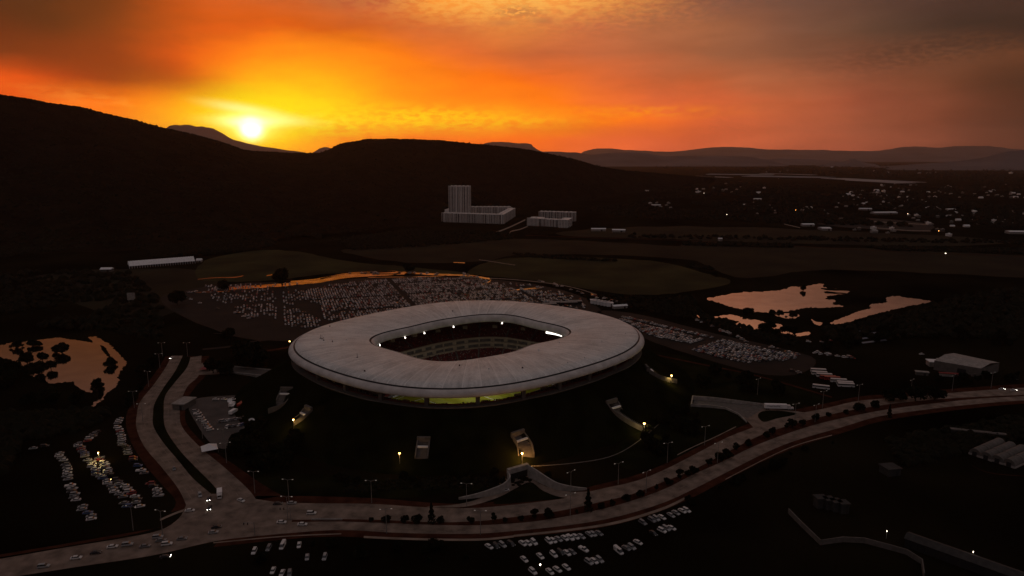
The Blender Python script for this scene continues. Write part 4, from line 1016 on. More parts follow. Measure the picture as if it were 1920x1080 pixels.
# yard: cars and dishes
gy = 'cars parked in the yard with the trucks'
yl = [(367+i*3.4, 772+i*4.4) for i in range(9)]
for i, p in enumerate(yl): put_car(G(*p), R(25), ordn(i)+' from the far end, slanting row, truck yard', gy)
for i in range(9): put_car(G(414+i*5.2, 791-i*.7), R(70), ordn(i)+' from the left, back row, truck yard', gy)
for i in range(6): put_car(G(428+i*5.4, 801-i*.7), R(70), ordn(i)+' from the left, front row, truck yard', gy)
for i, x in enumerate((405, 421, 437)): put_car(G(x, 750), R(3), ordn(i)+' from the left, back wall of the truck yard', gy, colr='white')
def dish(px, py, r, lb, tilt=.5, rz=0):
    t = empty('satellite_dish', G(px, py), rz, lb, 'satellite dish')
    m_ = MB(); V = []; F = []
    n = 16
    for j, q in enumerate((0, .35, .7, 1)):
        for i in range(n):
            a = 2*math.pi*i/n; x, y, z = r*q*math.cos(a), r*q*math.sin(a), .45*r*q*q
            V.append((x, y*math.cos(tilt)-z*math.sin(tilt), 2.2+y*math.sin(tilt)+z*math.cos(tilt)))
    F = [(j*n+i, j*n+(i+1) % n, (j+1)*n+(i+1) % n, (j+1)*n+i) for j in range(3) for i in range(n)]
    m_.add(V, F); m_.ob('dish', M['whiter'], t, smooth=True)
    m_ = MB(); m_.tube([(0, 0, 0), (0, 0, 2.2)], .2, 6); m_.box((0, 0, .3), (2, 2, .4)); m_.ob('mount', M['steel'], t)
dish(497, 786, 3.0, 'large white satellite dish beside the sideways truck', .75); dish(472, 797, 2.4, 'grey satellite dish below the sideways truck', .6); dish(432, 757, 1.8, 'small dish above the trucks, upper one', .8); dish(437, 764, 1.8, 'small dish above the trucks, lower one', .8); dish(526, 788, 2.6, 'white dish right of the yard, facing left', 1.2, .8)
# ---------------- buildings ----------------
WIN = MB(); WIN.box((0, 0, 0), (2.0, .3, 2.0)); WIN = WIN.mesh('window', M['glass'])
def windows(parent, lst):
    lst = sorted(lst, key=lambda w: (w[2], w[1]))
    for (x, y, z, rz) in lst[:100]: obj('window', WIN, parent, (x, y, z), rz)
    if len(lst) > 100:
        m_ = MB()
        for (x, y, z, rz) in lst[100:]: m_.box((x, y, z), (2.0, .3, 2.0), rz)
        m_.ob('window', M['glass'], parent, kind='stuff')
def wing(t, ax, ay, bx, by, depth, h, floors, wn, z0=0, step=3.4, wallm='white', bays=True):
    """a slab of flats from a to b (local), depth towards the left of a->b; windows on both long faces and ends"""
    d = Vector((bx-ax, by-ay, 0)); L_ = d.length; d.normalize(); n = Vector((-d.y, d.x, 0)); c = Vector(((ax+bx)/2, (ay+by)/2, 0))+n*depth/2; rz = math.atan2(d.y, d.x)
    m_ = MB(); m_.box((c.x, c.y, h/2+z0), (L_, depth, h), rz)
    if bays:
        k_ = max(1, int(L_/15))
        for i in range(k_):
            u = (i+.5)/k_*L_
            for s in (-.7, depth+.7):
                q = Vector((ax, ay, 0))+d*u+n*s; m_.box((q.x, q.y, h/2+z0-.4), (L_/k_*.45, 1.5, h+.6), rz)
    m_.ob('wall', M[wallm], t)
    m_ = MB(); m_.wall([(ax+n.x*.2, ay+n.y*.2), (bx+n.x*.2, by+n.y*.2)], h+z0, h+z0+1.1, .3); m_.wall([(ax+n.x*(depth-.2), ay+n.y*(depth-.2)), (bx+n.x*(depth-.2), by+n.y*(depth-.2))], h+z0, h+z0+1.1, .3)
    for i in range(int(L_/12)): q = Vector((ax, ay, 0))+d*(6+12*i)+n*depth*.5; m_.box((q.x, q.y, h+z0+1.2), (4, 4, 2.4), rz)
    m_.ob('parapet', M[wallm], t)
    if bays:
        for i in range(k_):
            for e_ in (-1, 1):
                q = Vector((ax, ay, 0))+d*((i+.5+e_*.225)/k_*L_+e_*1.2)-n*.12; m_ = MB(); m_.box((q.x, q.y, h/2+z0), (.9, .3, h-1), rz); m_.ob('recess_shade_strip', M['glass'], t)  # dark glass strips set on the facade stand in for shaded recesses
    fh = h/floors; cols = int(L_/step)
    for f in range(floors):
        for i in range(cols):
            u = (i+.5)*L_/cols; kk = max(1, int(L_/15)); fr = (u/(L_/kk)) % 1
            prot = 1.5 if bays and abs(fr-.5) < .225 else 0
            q = Vector((ax, ay, 0))+d*u-n*(prot+.08); wn.append((q.x, q.y, z0+fh*(f+.5), rz))
        for i in range(int(depth/4)):
            for e, s in ((0, -.08), (L_, .08)):
                q = Vector((ax, ay, 0))+d*(e+s)+n*(i+.5)*depth/int(depth/4); wn.append((q.x, q.y, z0+fh*(f+.5), rz+math.pi/2))
b = atY(860, 400, 1960); t = empty('apartment_tower', (b.x, b.y, 0), R(-14), 'tall white apartment tower with a grid of windows', 'building'); wn = []
wing(t, -30, 0, 30, 0, 24, 91, 27, wn, bays=True, step=4.0); windows(t, wn)
b = G(890, 417); t = empty('apartment_block', (b.x, b.y, 0), 0, 'long white apartment block around a courtyard below the tower', 'building'); wn = []
def lc(px, py): v_ = G(px, py)-b; return v_.x, v_.y
wing(t, *lc(828, 416), *lc(940, 420), 17, 24, 8, wn)
x1, y1 = lc(944, 420); x2, y2 = lc(966, 409); wing(t, x1, y1, x2, y2+60, 17, 24.5, 8, wn)
wing(t, *lc(868, 404), *lc(958, 404), 17, 25.2, 8, wn)
wing(t, *lc(834, 409), *lc(852, 402), -15, 23.5, 8, wn, bays=False)
windows(t, wn)
b = G(1030, 427); t = empty('apartment_block', (b.x, b.y, 0), 0, 'stepped white apartment block right of the long one, wings facing forward', 'building'); wn = []
wing(t, *lc(1010, 413), *lc(1078, 415), 16, 24, 8, wn)
wing(t, *lc(988, 423), *lc(1010, 424), 40, 19, 6, wn, bays=False); wing(t, *lc(1011, 423.5), *lc(1047, 426), 16, 18, 6, wn)
wing(t, *lc(1047, 427), *lc(1064, 427.5), 60, 19.5, 6, wn, bays=False); windows(t, wn)
# town: small houses far right
hp = []
def house_proto(w, d, h, kind, wallc):
    t = empty('house', (0, 0, -500), 0, 'x', 'house')
    m_ = MB(); m_.box((0, 0, h/2), (w, d, h)); m_.ob('wall', M[wallc], t)
    m_ = MB()
    if kind == 'flat': m_.box((0, 0, h+.3), (w+.6, d+.6, .6)); m_.box((w*.2, d*.1, h+1.5), (w*.3, d*.35, 1.9))
    else: m_.add([(-w/2-.5, -d/2-.5, h), (w/2+.5, -d/2-.5, h), (w/2+.5, d/2+.5, h), (-w/2-.5, d/2+.5, h), (-w/2-.3, 0, h+d*.3), (w/2+.3, 0, h+d*.3)], [(0, 1, 5, 4), (2, 3, 4, 5), (1, 2, 5), (3, 0, 4), (0, 3, 2, 1)])
    m_.ob('roof', M['whiter' if wallc == 'white' else 'conc'], t)
    for i in (-1, 0, 1): m_ = MB(); m_.box((i*w*.3, -d/2-.05, h*.5), (1.8, .2, 1.8)); m_.ob('window', M['glass'], t)
    return t
hp = [house_proto(12, 10, 4, 'gable', 'conc'), house_proto(11, 12, 6.5, 'flat', 'white'), house_proto(18, 12, 4.5, 'gable', 'white'), house_proto(10, 9, 7, 'flat', 'concd'), house_proto(9, 9, 3.4, 'flat', 'conc')]
def town(n, box, gname, lb, big=1.0, slope=0):
    for i in range(n):
        px = random.uniform(box[0], box[2]); py = random.uniform(box[1], box[3])+slope*(px-box[0])
        p = G(px, py); q = random.choice((0, 0, 1, 2, 3, 3, 4, 4))
        inst(hp[q], (p.x, p.y, 0), random.choice((0, 0, 1.57, .3, -.2, 1.2)), random.uniform(.8, 1.4)*big, lb, gname)
town(26, (1576, 358, 1690, 373), 'houses in the mid town row', 'small pale house in the near band of the town', .9)
town(60, (1640, 345, 1940, 372), 'houses in the far right town', 'tiny dark house among trees at the far right of the plain', .75)
town(60, (1690, 392, 1940, 424), 'houses in the near right town', 'small house among trees above the dark fields at the right', .6, .02)
town(30, (1360, 380, 1560, 404), 'houses in the scattered hamlet', 'small house in the scattered hamlet at mid right of the plain', .6)
town(40, (1560, 372, 1760, 392), 'houses in the middle of the town', 'small dim house between the near band and the wide shed', .6)
town(14, (1300, 345, 1450, 365), 'houses near the tail of the hill', 'tiny house near the tail of the wooded hill', 1)
town(30, (1420, 308, 1920, 326), 'houses on the distant plain', 'speck of a house on the distant hazy plain', 1.6)
town(10, (1600, 425, 1800, 440), 'houses at the edge of the fields', 'low house at the edge of the dark fields', .8, .02)
town(8, (1200, 378, 1260, 392), 'houses right of the apartment blocks', 'small house on the slope right of the apartment blocks', .8)
drop_unused(*hp)
def shed(px, py, w, d, h, rz, lb, roofm='whiter', wallm='conc', ridge=0., name='shed', bays=0, group=None):
    b = G(px, py); t = empty(name, (b.x, b.y, 0), rz, lb, 'shed' if name != 'marquee' else 'tent', group)
    m_ = MB(); m_.box((0, 0, h/2), (w, d, h)); m_.ob('wall', M[wallm], t)
    m_ = MB(); e = .5
    if ridge: m_.add([(-w/2-e, -d/2-e, h+.02), (w/2+e, -d/2-e, h+.02), (w/2+e, d/2+e, h+.02), (-w/2-e, d/2+e, h+.02), (-w/2-e, 0, h+ridge), (w/2+e, 0, h+ridge)], [(0, 1, 5, 4), (2, 3, 4, 5), (1, 2, 5), (3, 0, 4), (0, 3, 2, 1)])
    else: m_.box((0, 0, h+.3), (w+1, d+1, .6))
    m_.ob('roof', M[roofm], t)
    m_ = MB(); m_.box((w*.2, -d/2-.06, h*.4), (min(4, w*.2), .12, h*.8)); m_.ob('door', M['dark'], t)
    return t
for px, py, w, d, lb in ((1657,401,75,25,'wide pale roofed shed in the middle of the town'),(1622,394,38,16,'pale roofed shed left of the wide one'),(1395,386,26,14,'bright roofed shed alone in the dark fields'),(1310,361,30,16,'pale shed near the foot of the hill tail'),(1546,431,22,30,'narrow pale house end with bright gable at the field edge'),(1910,438,50,20,'pale shed at the right edge of the photo'),(1230,387,32,10,'low pale roof on the slope right of the apartments'),(1213,359,18,10,'bright roof high on the hill tail'),(1160,435,30,12,'pale shed right of the stepped apartments, right one'),(1122,433,34,12,'pale shed right of the stepped apartments, left one'),(1782,395,26,16,'pale roof between trees in the right town'),(1350,452,8,5,'tiny white hut by the far road'),(1514,424,30,14,'grey roof left of the gravel lots'),(1420,375,30,14,'pale roof in the hamlet')):
    shed(px, py, w, d, 5, random.uniform(-.15, .15), lb, ridge=2.)
# pale gravel lots and greenhouse fields
thin('track', [(1492,413),(1560,410),(1610,408)], 1.2, M['road']); thin('track', [(1540,415),(1600,413),(1680,418),(1740,421)], 1.2, M['path']); thin('track', [(1640,427),(1700,432),(1745,433)], 1.6, M['road']); thin('track', [(1470,420),(1500,427)], 1.5, M['road'])
sheet('gravel_lot', [(1500,412),(1600,407),(1740,419),(1735,433),(1640,430),(1560,424)], .04, M['lot'], 1)
gm = mat('greenhouse_sheeting', (.14, .12, .12), scale=.004, base2=(.32, .29, .29), rough=.5, detail=6)
for i, (x0, y0, x1, y1, w) in enumerate(((1327,327.5,1450,329,3.4),(1400,331,1560,334,4.2),(1430,326,1530,329,1.8),(1560,335.5,1713,343.5,3.4),(1600,339,1700,345,2.4),(1300,331,1370,334,1.2))):
    a_, b_ = G(x0, y0), G(x1, y1); t = empty('greenhouse', ((a_.x+b_.x)/2, (a_.y+b_.y)/2, 0), math.atan2(b_.y-a_.y, b_.x-a_.x), ORD[i]+' stretch of pale greenhouse roofs on the far plain, counted from the left', 'greenhouse', 'pale greenhouses on the far plain')
    L_ = (b_-a_).length; wd = w*60; m_ = MB(); n = max(3, int(wd/22))
    for j in range(n):
        y = -wd/2+wd*(j+.5)/n
        if j % 4 == 3: continue
        m_.add([(-L_/2, y-9, 4), (L_/2, y-9, 4), (L_/2, y, 7), (-L_/2, y, 7), (-L_/2, y+9, 4), (L_/2, y+9, 4)], [(0, 1, 2, 3), (3, 2, 5, 4)])
    m_.ob('roof', gm, t)
# marquee behind left
a_, b_ = G(243, 504), G(366, 494); c_ = (a_+b_)/2; L_ = (b_-a_).length
t = empty('marquee', (c_.x, c_.y, 0), math.atan2(b_.y-a_.y, b_.x-a_.x), 'long white ribbed marquee at the foot of the left hill', 'tent')
m_ = MB(); nb = 26; V = []; F = []
for i in range(nb*2+1):
    x = -L_/2+L_*i/(nb*2); zz = .5 if i % 2 else 0
    for y, z in ((0, 4.2), (9, 10.5-zz), (12, 11-zz), (15, 10.5-zz), (24, 4.2)): V.append((x, y, z if abs(z-4.2) > .1 else 4.2-zz*.4))
for i in range(nb*2):
    for j in range(4): F.append((i*5+j, (i+1)*5+j, (i+1)*5+j+1, i*5+j+1))
F += [(4, 3, 2, 1, 0), tuple(nb*10+j for j in range(5))]
m_.add(V, F); m_.ob('canopy', M['whiter'], t)
for i in range(nb+1): m_ = MB(); m_.tube([(-L_/2+L_*i/nb, .3, 0), (-L_/2+L_*i/nb, .3, 4.1)], .3, 5); m_.ob('post', M['whiter'], t)
m_ = MB(); m_.box((0, 14, 1.9), (L_*.98, 20, 3.8)); m_.ob('side_curtain', M['dark'], t)
shed(201, 509, 16, 10, 4, .1, 'small white tent left of the long marquee', ridge=2.5, wallm='concd')
shed(374, 491, 8, 8, 3, .1, 'small white tent at the right end of the marquee', ridge=3)
# billboard sign board at left
b = G(247, 567); t = empty('billboard', (b.x, b.y, 0), .15, 'pale square billboard standing in the dark ground at left', 'billboard')
m_ = MB(); m_.box((0, 0, 7.5), (9, .5, 9)); m_.ob('panel', M['conc'], t); m_ = MB(); m_.tube([(-3, 0, 0), (-3, 0, 3)], .25); m_.tube([(3, 0, 0), (3, 0, 3)], .25); m_.ob('leg', M['steel'], t)
# warehouse right
a_ = G(1752, 676, 8); b_ = G(1840, 691, 8); c_ = G(1874, 680, 8); d_ = G(1788, 662, 8)
t = empty('warehouse', (a_.x, a_.y, 0), 0, 'broad low warehouse with a grey roof beyond the boulevard at right', 'warehouse')
def rel(v_, z): return (v_.x-a_.x, v_.y-a_.y, z)
m_ = MB(); Q = [a_, b_, c_, d_]
for i in range(4): p, q = Q[i], Q[(i+1) % 4]; m_.quad(rel(p, 0), rel(q, 0), rel(q, 8), rel(p, 8))
m_.ob('wall', M['concd'], t)
m_ = MB(); r1 = (a_+d_)/2; r2 = (b_+c_)/2; m_.quad(rel(a_, 8.05), rel(b_, 8.05), rel(r2, 10), rel(r1, 10)); m_.quad(rel(r1, 10), rel(r2, 10), rel(c_, 8.05), rel(d_, 8.05)); m_.ob('roof', M['conc'], t)
m_ = MB(); p = a_.lerp(b_, .6); m_.box((p.x-a_.x, p.y-a_.y-.2, 2.5), (6, .5, 5), math.atan2(b_.y-a_.y, b_.x-a_.x)); m_.ob('door', M['dark'], t)
shed(1756, 686, 14, 8, 4, -.2, 'small pale hut in front of the warehouse corner'); shed(1728, 703, 9, 3, 2.5, -.3, 'low pale shelter left below the warehouse', roofm='conc', wallm='concd')
shed(1782, 706, 16, 1.6, 2.4, -.25, 'long low red canopy in front of the warehouse', roofm='car_red'); shed(1838, 707, 10, 3, 2.4, -.2, 'low grey canopy right of the red one', roofm='concd', wallm='faint')
# arched white halls right
for i, (px, py) in enumerate(((1827, 855), (1848, 862), (1869, 868), (1891, 875))):
    p = G(px, py); far = G(px+47, py-21); d = far-p; L_ = d.length; t = empty('arched_hall', (p.x, p.y, 0), math.atan2(d.y, d.x), '%s white vaulted hall from the left at the right edge of the photo' % ORD[i], 'hall', 'four white vaulted halls side by side')
    m_ = MB(); n = 10; V = []; F = []; w = 3.2
    for x, k_ in ((0, 1), (L_*.27, 1), (L_*.28, .9), (L_*.33, .9), (L_*.34, 1), (L_, 1)):
        for j in range(n+1): a = math.pi*j/n; V.append((x, -w*k_*math.cos(a), 1.2+3.4*k_*math.sin(a)))
    for s_ in range(5):
        for j in range(n): F.append((s_*(n+1)+j, (s_+1)*(n+1)+j, (s_+1)*(n+1)+j+1, s_*(n+1)+j+1))
    F += [tuple(reversed(range(n+1))), tuple(5*(n+1)+j for j in range(n+1))]
    m_.add(V, F); m_.ob('roof', M['concd'], t, smooth=False)  # dark concrete on white vaults puts the corner's dimness into their colour
    m_ = MB(); m_.wall([(0, -w), (L_, -w)], 0, 1.2, .3); m_.wall([(0, w), (L_, w)], 0, 1.2, .3); m_.wall([(0, -w), (0, w)], 0, 1.2, .3); m_.ob('wall', M['conc'], t)
    m_ = MB(); m_.box((-.3, 0, 1.4), (.3, 2.4, 2.8)); m_.ob('door', M['dark'], t)
thin('track', [(1822,872),(1840,882),(1870,889),(1920,893)], 1.0, M['redsoil'])
shed(1833, 817, 30, 2.4, 2.6, -.32, 'long narrow roof left of the vaulted halls', roofm='concd', wallm='faint'); shed(1668, 888, 8, 7, 4, .2, 'small grey hut alone in the dark ground at lower right', wallm='faint', roofm='faint')
# bottom right walls and long roof
t = empty('boundary_wall', (*gp(1540, 1018), 0), 0, 'cranked grey boundary wall in the dark lower right', 'wall'); o_ = gp(1540, 1018)
m_ = MB(); m_.wall([(gp(*q)[0]-o_[0], gp(*q)[1]-o_[1]) for q in ((1478,962),(1500,985),(1538,1022),(1580,1016),(1620,1018),(1665,1030),(1700,1040),(1728,1058),(1732,1084))], 0, 2.6, .5); m_.ob('wall', M['concd'], t)
a_, b_ = G(1700, 1000, 5), G(1950, 1088, 5); d = b_-a_; t = empty('long_shed', ((a_.x+b_.x)/2, (a_.y+b_.y)/2, 0), math.atan2(d.y, d.x), 'very long narrow shed roof crossing the lower right corner', 'shed')
m_ = MB(); m_.add([(-d.length/2, -4, 4.2), (d.length/2, -4, 4.2), (d.length/2, 0, 5.6), (-d.length/2, 0, 5.6), (-d.length/2, 4, 4.2), (d.length/2, 4, 4.2)], [(0, 1, 2, 3), (3, 2, 5, 4), (0, 3, 4), (1, 5, 2)]); m_.ob('roof', M['faint'], t)
m_ = MB(); m_.box((0, 0, 2.1), (d.length-1, 7, 4.15)); m_.ob('wall', M['dark'], t)
for i in range(9): m_ = MB(); m_.tube([(-d.length/2+2+i*(d.length-4)/8, -4, 0), (-d.length/2+2+i*(d.length-4)/8, -4, 4.2)], .15, 5); m_.ob('post', M['dark'], t)
for i, (px, py, w) in enumerate(((1537,950,5),(1553,953,4),(1566,957,4),(1580,960,4))): shed(px, py, w, 4, 5, .1, '%s small pale hut of the faint group at lower right' % ORD[i], roofm='faint', wallm='faint')
lamp_post(1825, 1035, 4, 60, (1, .9, .75), lampwhite, 'small white lamp on the long shed at lower right', rad=.10)
lamp_post(1663, 996, 4, 40, (1, .9, .75), lampwhite, 'small white lamp left of the long shed', rad=.08)
# white tents row and yard tents
for i in range(6): shed(1113+i*6, 568.5+i*1.1, 4.6*1.6, 6, 4, .05, '%s white tent from the left in the row behind the stadium' % ORD[i], ridge=0, wallm='whiter', group='six white tents in a row')
for i, (px, py) in enumerate(((1158, 578), (1166, 577.5))): shed(px, py, 12, 5, 3, .3, '%s of two white canopies beyond the right of the stadium' % ('left', 'right')[i], ridge=1.5)
for i, (px, py, w) in enumerate(((1030,574,16),(1040,571,12),(1066,571,20),(1078,569,16))): shed(px, py, w, 6, 3, .1, '%s low grey canopy from the left just behind the stadium roof' % ORD[i], roofm='conc', wallm='dark')
def tent(px, py, w, h, rz, lb, m='whiter'):
    b = G(px, py); t = empty('tent', (b.x, b.y, 0), rz, lb, 'tent'); m_ = MB()
    m_.add([(-w/2, -w/2, h*.45), (w/2, -w/2, h*.45), (w/2, w/2, h*.45), (-w/2, w/2, h*.45), (0, 0, h)], [(0, 1, 4), (1, 2, 4), (2, 3, 4), (3, 0, 4)]); m_.ob('canopy', M[m], t)
    for x in (-1, 1):
        for y in (-1, 1): m_ = MB(); m_.tube([(x*w/2, y*w/2, 0), (x*w/2, y*w/2, h*.45)], .1, 5); m_.ob('leg', M['steel'], t)
tent(393, 846, 9, 5, .5, 'white pointed tent beside the right branch of the boulevard'); tent(352, 768, 1, 1, 0, 'x') if False else None
shed(346, 762, 9, 14, 4, -.15, 'gatehouse with a pale flat roof at the bend of the boulevard', roofm='conc', wallm='concd')
tent(498, 762, 12, 6, .3, 'orange brown tent behind the trucks of the yard', 'beige'); tent(386, 694, 8, 4, 0, 'reddish tent by the far end of the right branch', 'car_red'); tent(397, 690, 5, 4, 0, 'small white tent left of the left ramp, first'); tent(404, 689, 5, 4, 0, 'small white tent left of the left ramp, second')
# solar array
b = G(1651, 645); t = empty('solar_array', (b.x, b.y, 0), .1, 'patch of slanted solar panels in the dark field at right', 'solar panels')
for j in range(4):
    m_ = MB(); m_.add([(-18+j*6, j*14, 1), (12+j*6, j*14+8, 1), (12+j*6, j*14+11, 1.5), (-18+j*6, j*14+3, 1.5)], [(0, 1, 2, 3)]); m_.add([(-18+j*6, j*14, .94), (12+j*6, j*14+8, .94), (12+j*6, j*14+11, 1.44), (-18+j*6, j*14+3, 1.44)], [(3, 2, 1, 0)]); m_.ob('panel', mat('solar_panel', (.10, .11, .14), rough=.3, spec=.8), t)
# ---------------- underpass and ramps ----------------
o_ = G(992, 895); t = empty('underpass', (o_.x, o_.y, 0), 0, 'concrete underpass mouth with curved retaining walls below the mound', 'underpass')
def lo(px, py, z=0): v_ = G(px, py, z)-o_; return (v_.x, v_.y)
m_ = MB(); m_.wall([lo(952, 883, 6), lo(990, 872, 6)], 4.2, 7.0, 2.2); m_.ob('lintel', M['conc'], t)
m_ = MB(); m_.wall([lo(954, 884, 5), lo(989, 876, 5)], 0, 4.2, 1.0); m_.ob('mouth_shade_panel', M['dark'], t)  # solid dark panel stands in for the shade inside the mouth
for nm_, c, hh in (('left', [(952,884),(956,894),(945,906),(925,915),(895,925),(860,933)], [6.5,6,5,4,2.4,1]), ('right', [(990,872),(1004,880),(1022,892),(1045,905),(1075,912),(1100,915)], [7,6.4,5.4,4,2.4,1])):
    cz = cr([(*lo(p[0], p[1], h), h) for p, h in zip(c, hh)], 5); m_ = MB(); m_.wall([q[:2] for q in cz], 0, [q[2] for q in cz], .8); m_.ob('retaining_wall', M['conc'], t)
for i in range(4): m_ = MB(); v_ = lo(958+i*9, 881-i*2.5, 5.6); m_.box((v_[0], v_[1]-1.3, 5.2), (3.2, .3, .8), .2); m_.ob('sign', M['whiter'], t)
o_ = G(1370, 752); t = empty('ramp', (o_.x, o_.y, 0), 0, 'sunken concrete ramp with parapets left of the semi truck', 'ramp')
for c, hh in (([(1300,742),(1340,745),(1380,750),(1440,758)], [3,3,2.6,1.5]), ([(1297,757),(1330,759),(1360,763),(1385,775),(1400,790)], [2,2,1.6,1.2,.8]), ([(1299,741.5),(1296,757.5)], [3, 2.2])):
    m_ = MB(); m_.wall([lo(p[0], p[1], h) for p, h in zip(c, hh)], 0, hh, .7); m_.ob('parapet', M['conc'], t)
m_ = MB(); m_.add([(*lo(1302,745), .12), (*lo(1440,761), .12), (*lo(1402,785), .12), (*lo(1370,768), .12), (*lo(1300,756), .12)], [(4, 3, 2, 1, 0)]); m_.ob('deck', M['concd'], t)
o_ = G(470, 690); t = empty('ramp', (o_.x, o_.y, 0), 0, 'straight concrete ramp climbing to the stadium from the left branch', 'ramp')
m_ = MB(); m_.add([(*lo(428,687), .14), (*lo(430,699), .14), (*lo(514,708,3), 3), (*lo(538,697,3), 3), (*lo(514,708), 0), (*lo(538,697), 0)], [(0, 1, 2, 3), (1, 4, 2), (4, 5, 3, 2)]); m_.ob('deck', M['asph'], t)
for c, hh in (([(428,687),(480,692),(538,697)], [1,2,4.2]), ([(430,699),(470,703),(514,708)], [1,2,4.2])):
    m_ = MB(); m_.wall([lo(p[0], p[1], h-1) for p, h in zip(c, hh)], 0, hh, .5); m_.ob('parapet', M['conc'], t)
# ---------------- street lamps ----------------
sl = empty('street_lamp', (0, 0, -500), 0, 'x', 'street lamp')
m_ = MB(); m_.tube([(0, 0, 0), (0, 0, 12.2)], [.2, .11], 6); m_.ob('pole', M['steel'], sl)
m_ = MB(); m_.tube([(0, 0, 12.0), (-1.2, 0, 12.5), (-2.4, 0, 12.5)], .08, 5); m_.tube([(0, 0, 12.0), (1.2, 0, 12.5), (2.4, 0, 12.5)], .08, 5); m_.ob('arm', M['steel'], sl)
lg = mat('local_lamp_glass', (.8, .75, .7), emit=(1, .85, .7), es=.07)
for x in (-2.6, 2.6): m_ = MB(); m_.box((x, 0, 12.45), (.8, .35, .25), taper=(.8, .7)); m_.ob('lamp_head', lg, sl)
LP = [(425,868),(478,925),(542,941),(697,943),(875,949),(1070,925),(1159,908),(1251,868),(1321,835),(1490,790),(1542,765),(1609,752),(1707,742),(1785,733),(1858,728),(540,975),(725,1000),(901,1003),(1069,970),(1211,925),(1345,868),(1528,792),(305,1003),(250,995),(268,790),(252,765),(279,725),(300,690),(352,668),(305,668),(420,840),(380,822),(1150,700),(1420,740)]
for i, (px, py) in enumerate(sorted(LP)):
    inst(sl, G(px, py)+Vector((0, 0, .05)), random.uniform(-.3, .3)+(.5 if px > 1000 else 0), 1, 'tall double armed street lamp, %s from the left along the boulevard' % ordn(i), 'double armed street lamps along the boulevard')
# traffic gantries at the junction
for px, py, lb in ((478,1004,'traffic signal pole with a long arm at the lower edge of the junction'),(545,975,'traffic signal pole on the nose of the median')):
    t = empty('traffic_signal', G(px, py), 0, lb, 'traffic signal'); m_ = MB(); m_.tube([(0, 0, 0), (0, 0, 7)], .16, 6); m_.tube([(0, 0, 6.3), (-5, 0, 6.5)], .1, 5); m_.ob('pole', M['steel'], t)
    for x in (-4.8, -3): m_ = MB(); m_.box((x, 0, 6.0), (.4, .35, 1.1)); m_.ob('signal_head', M['dark'], t)
# road barriers along the boulevard median: low concrete rail
t = empty('barrier', (*gp(613, 975), 0), 0, 'low pale barrier on the nose of the median right of the junction', 'barrier'); o_ = G(613, 975)
m_ = MB(); m_.wall([lo(584, 975), lo(642, 975)], 0, .9, .4); m_.ob('rail', M['conc'], t)
# ---------------- trees ----------------
def leaf_crown(n, R_, Hc, z0, size, lumps=9, cone=False):
    m_ = MB(); rnd = random.Random(n+int(R_*10))
    L_ = []
    if not cone:
        for i in range(lumps):
            a = rnd.random()*6.28; q = rnd.random()**.5*R_*.62; L_.append((q*math.cos(a), q*math.sin(a), z0+Hc*rnd.uniform(.22, .8), R_*rnd.uniform(.32, .55)))
    for i in range(n):
        if cone:
            t = rnd.random()**.8; a = rnd.random()*6.28; r = R_*(1-t)*rnd.uniform(.5, 1.1)*(.8+.3*math.sin(t*25)); x, y, z = r*math.cos(a), r*math.sin(a), z0+Hc*t
        else:
            cx, cy, cz, cr_ = rnd.choice(L_); d = Vector((rnd.gauss(0, 1), rnd.gauss(0, 1), rnd.gauss(0, .8))).normalized()*cr_*rnd.uniform(.55, 1.1); x, y, z = cx+d.x, cy+d.y, max(z0*.7, cz+d.z*.85)
        s = size*rnd.uniform(.6, 1.3); u_ = Vector((rnd.gauss(0, 1), rnd.gauss(0, 1), rnd.gauss(0, .6))).normalized(); w = u_.orthogonal().normalized(); v_ = u_.cross(w)
        p = Vector((x, y, z)); m_.quad(p-w*s-v_*s*.5, p+w*s*.8-v_*s*.6, p+w*s+v_*s*.5, p-w*s*.7+v_*s*.7)
    return m_
def tree_proto(name, cat, n, R_, Hc, z0, size, leafm, cone=False, lumps=9):
    t = empty(name, (0, 0, -500), 0, 'x', cat)
    leaf_crown(n, R_, Hc, z0, size, lumps, cone).ob('crown', leafm, t)
    m_ = MB(); m_.tube([(0, 0, -.1), (.1, 0, z0*.6), (0, .1, z0+Hc*(.85 if cone else .45))], [.05*R_+.12, .04*R_+.08, .05], 6)
    if not cone:
        for i in range(5): a = i*1.3; m_.tube([(0, 0, z0*.7), (R_*.3*math.cos(a), R_*.3*math.sin(a), z0+Hc*.2), (R_*.55*math.cos(a), R_*.55*math.sin(a), z0+Hc*.5)], [.03*R_+.06, .03*R_, .03], 5)
    m_.ob('trunk', M['bark'], t); return t
T = {'big': tree_proto('tree', 'tree', 2600, 6, 8, 3, .55, M['leafd'], lumps=14), 'mid': tree_proto('tree', 'tree', 1300, 4.0, 5.0, .9, .42, M['leafd'], lumps=7), 'mid2': tree_proto('tree', 'tree', 1000, 3.0, 6.5, 1.0, .4, M['leafd'], lumps=6),
     'cyp': tree_proto('cypress_tree', 'tree', 800, 1.9, 8, .5, .35, M['leafd'], True), 'shrub': tree_proto('shrub', 'shrub', 420, 1.5, 2.2, .5, .28, M['leafd'], lumps=6), 'shrub2': tree_proto('shrub', 'shrub', 300, 1.1, 1.6, .4, .25, M['leaf'], lumps=5)}
def tree(kind, px, py, sc, label, group=None, z=0):
    if 'median' in label: px += random.uniform(-5, 5); sc *= random.uniform(.6, 1.15)
    p = G(px, py, z); return inst(T[kind], p, random.random()*6.28, (sc*random.uniform(.9, 1.1), sc*random.uniform(.9, 1.1), sc*random.uniform(.88, 1.12)), label, group)
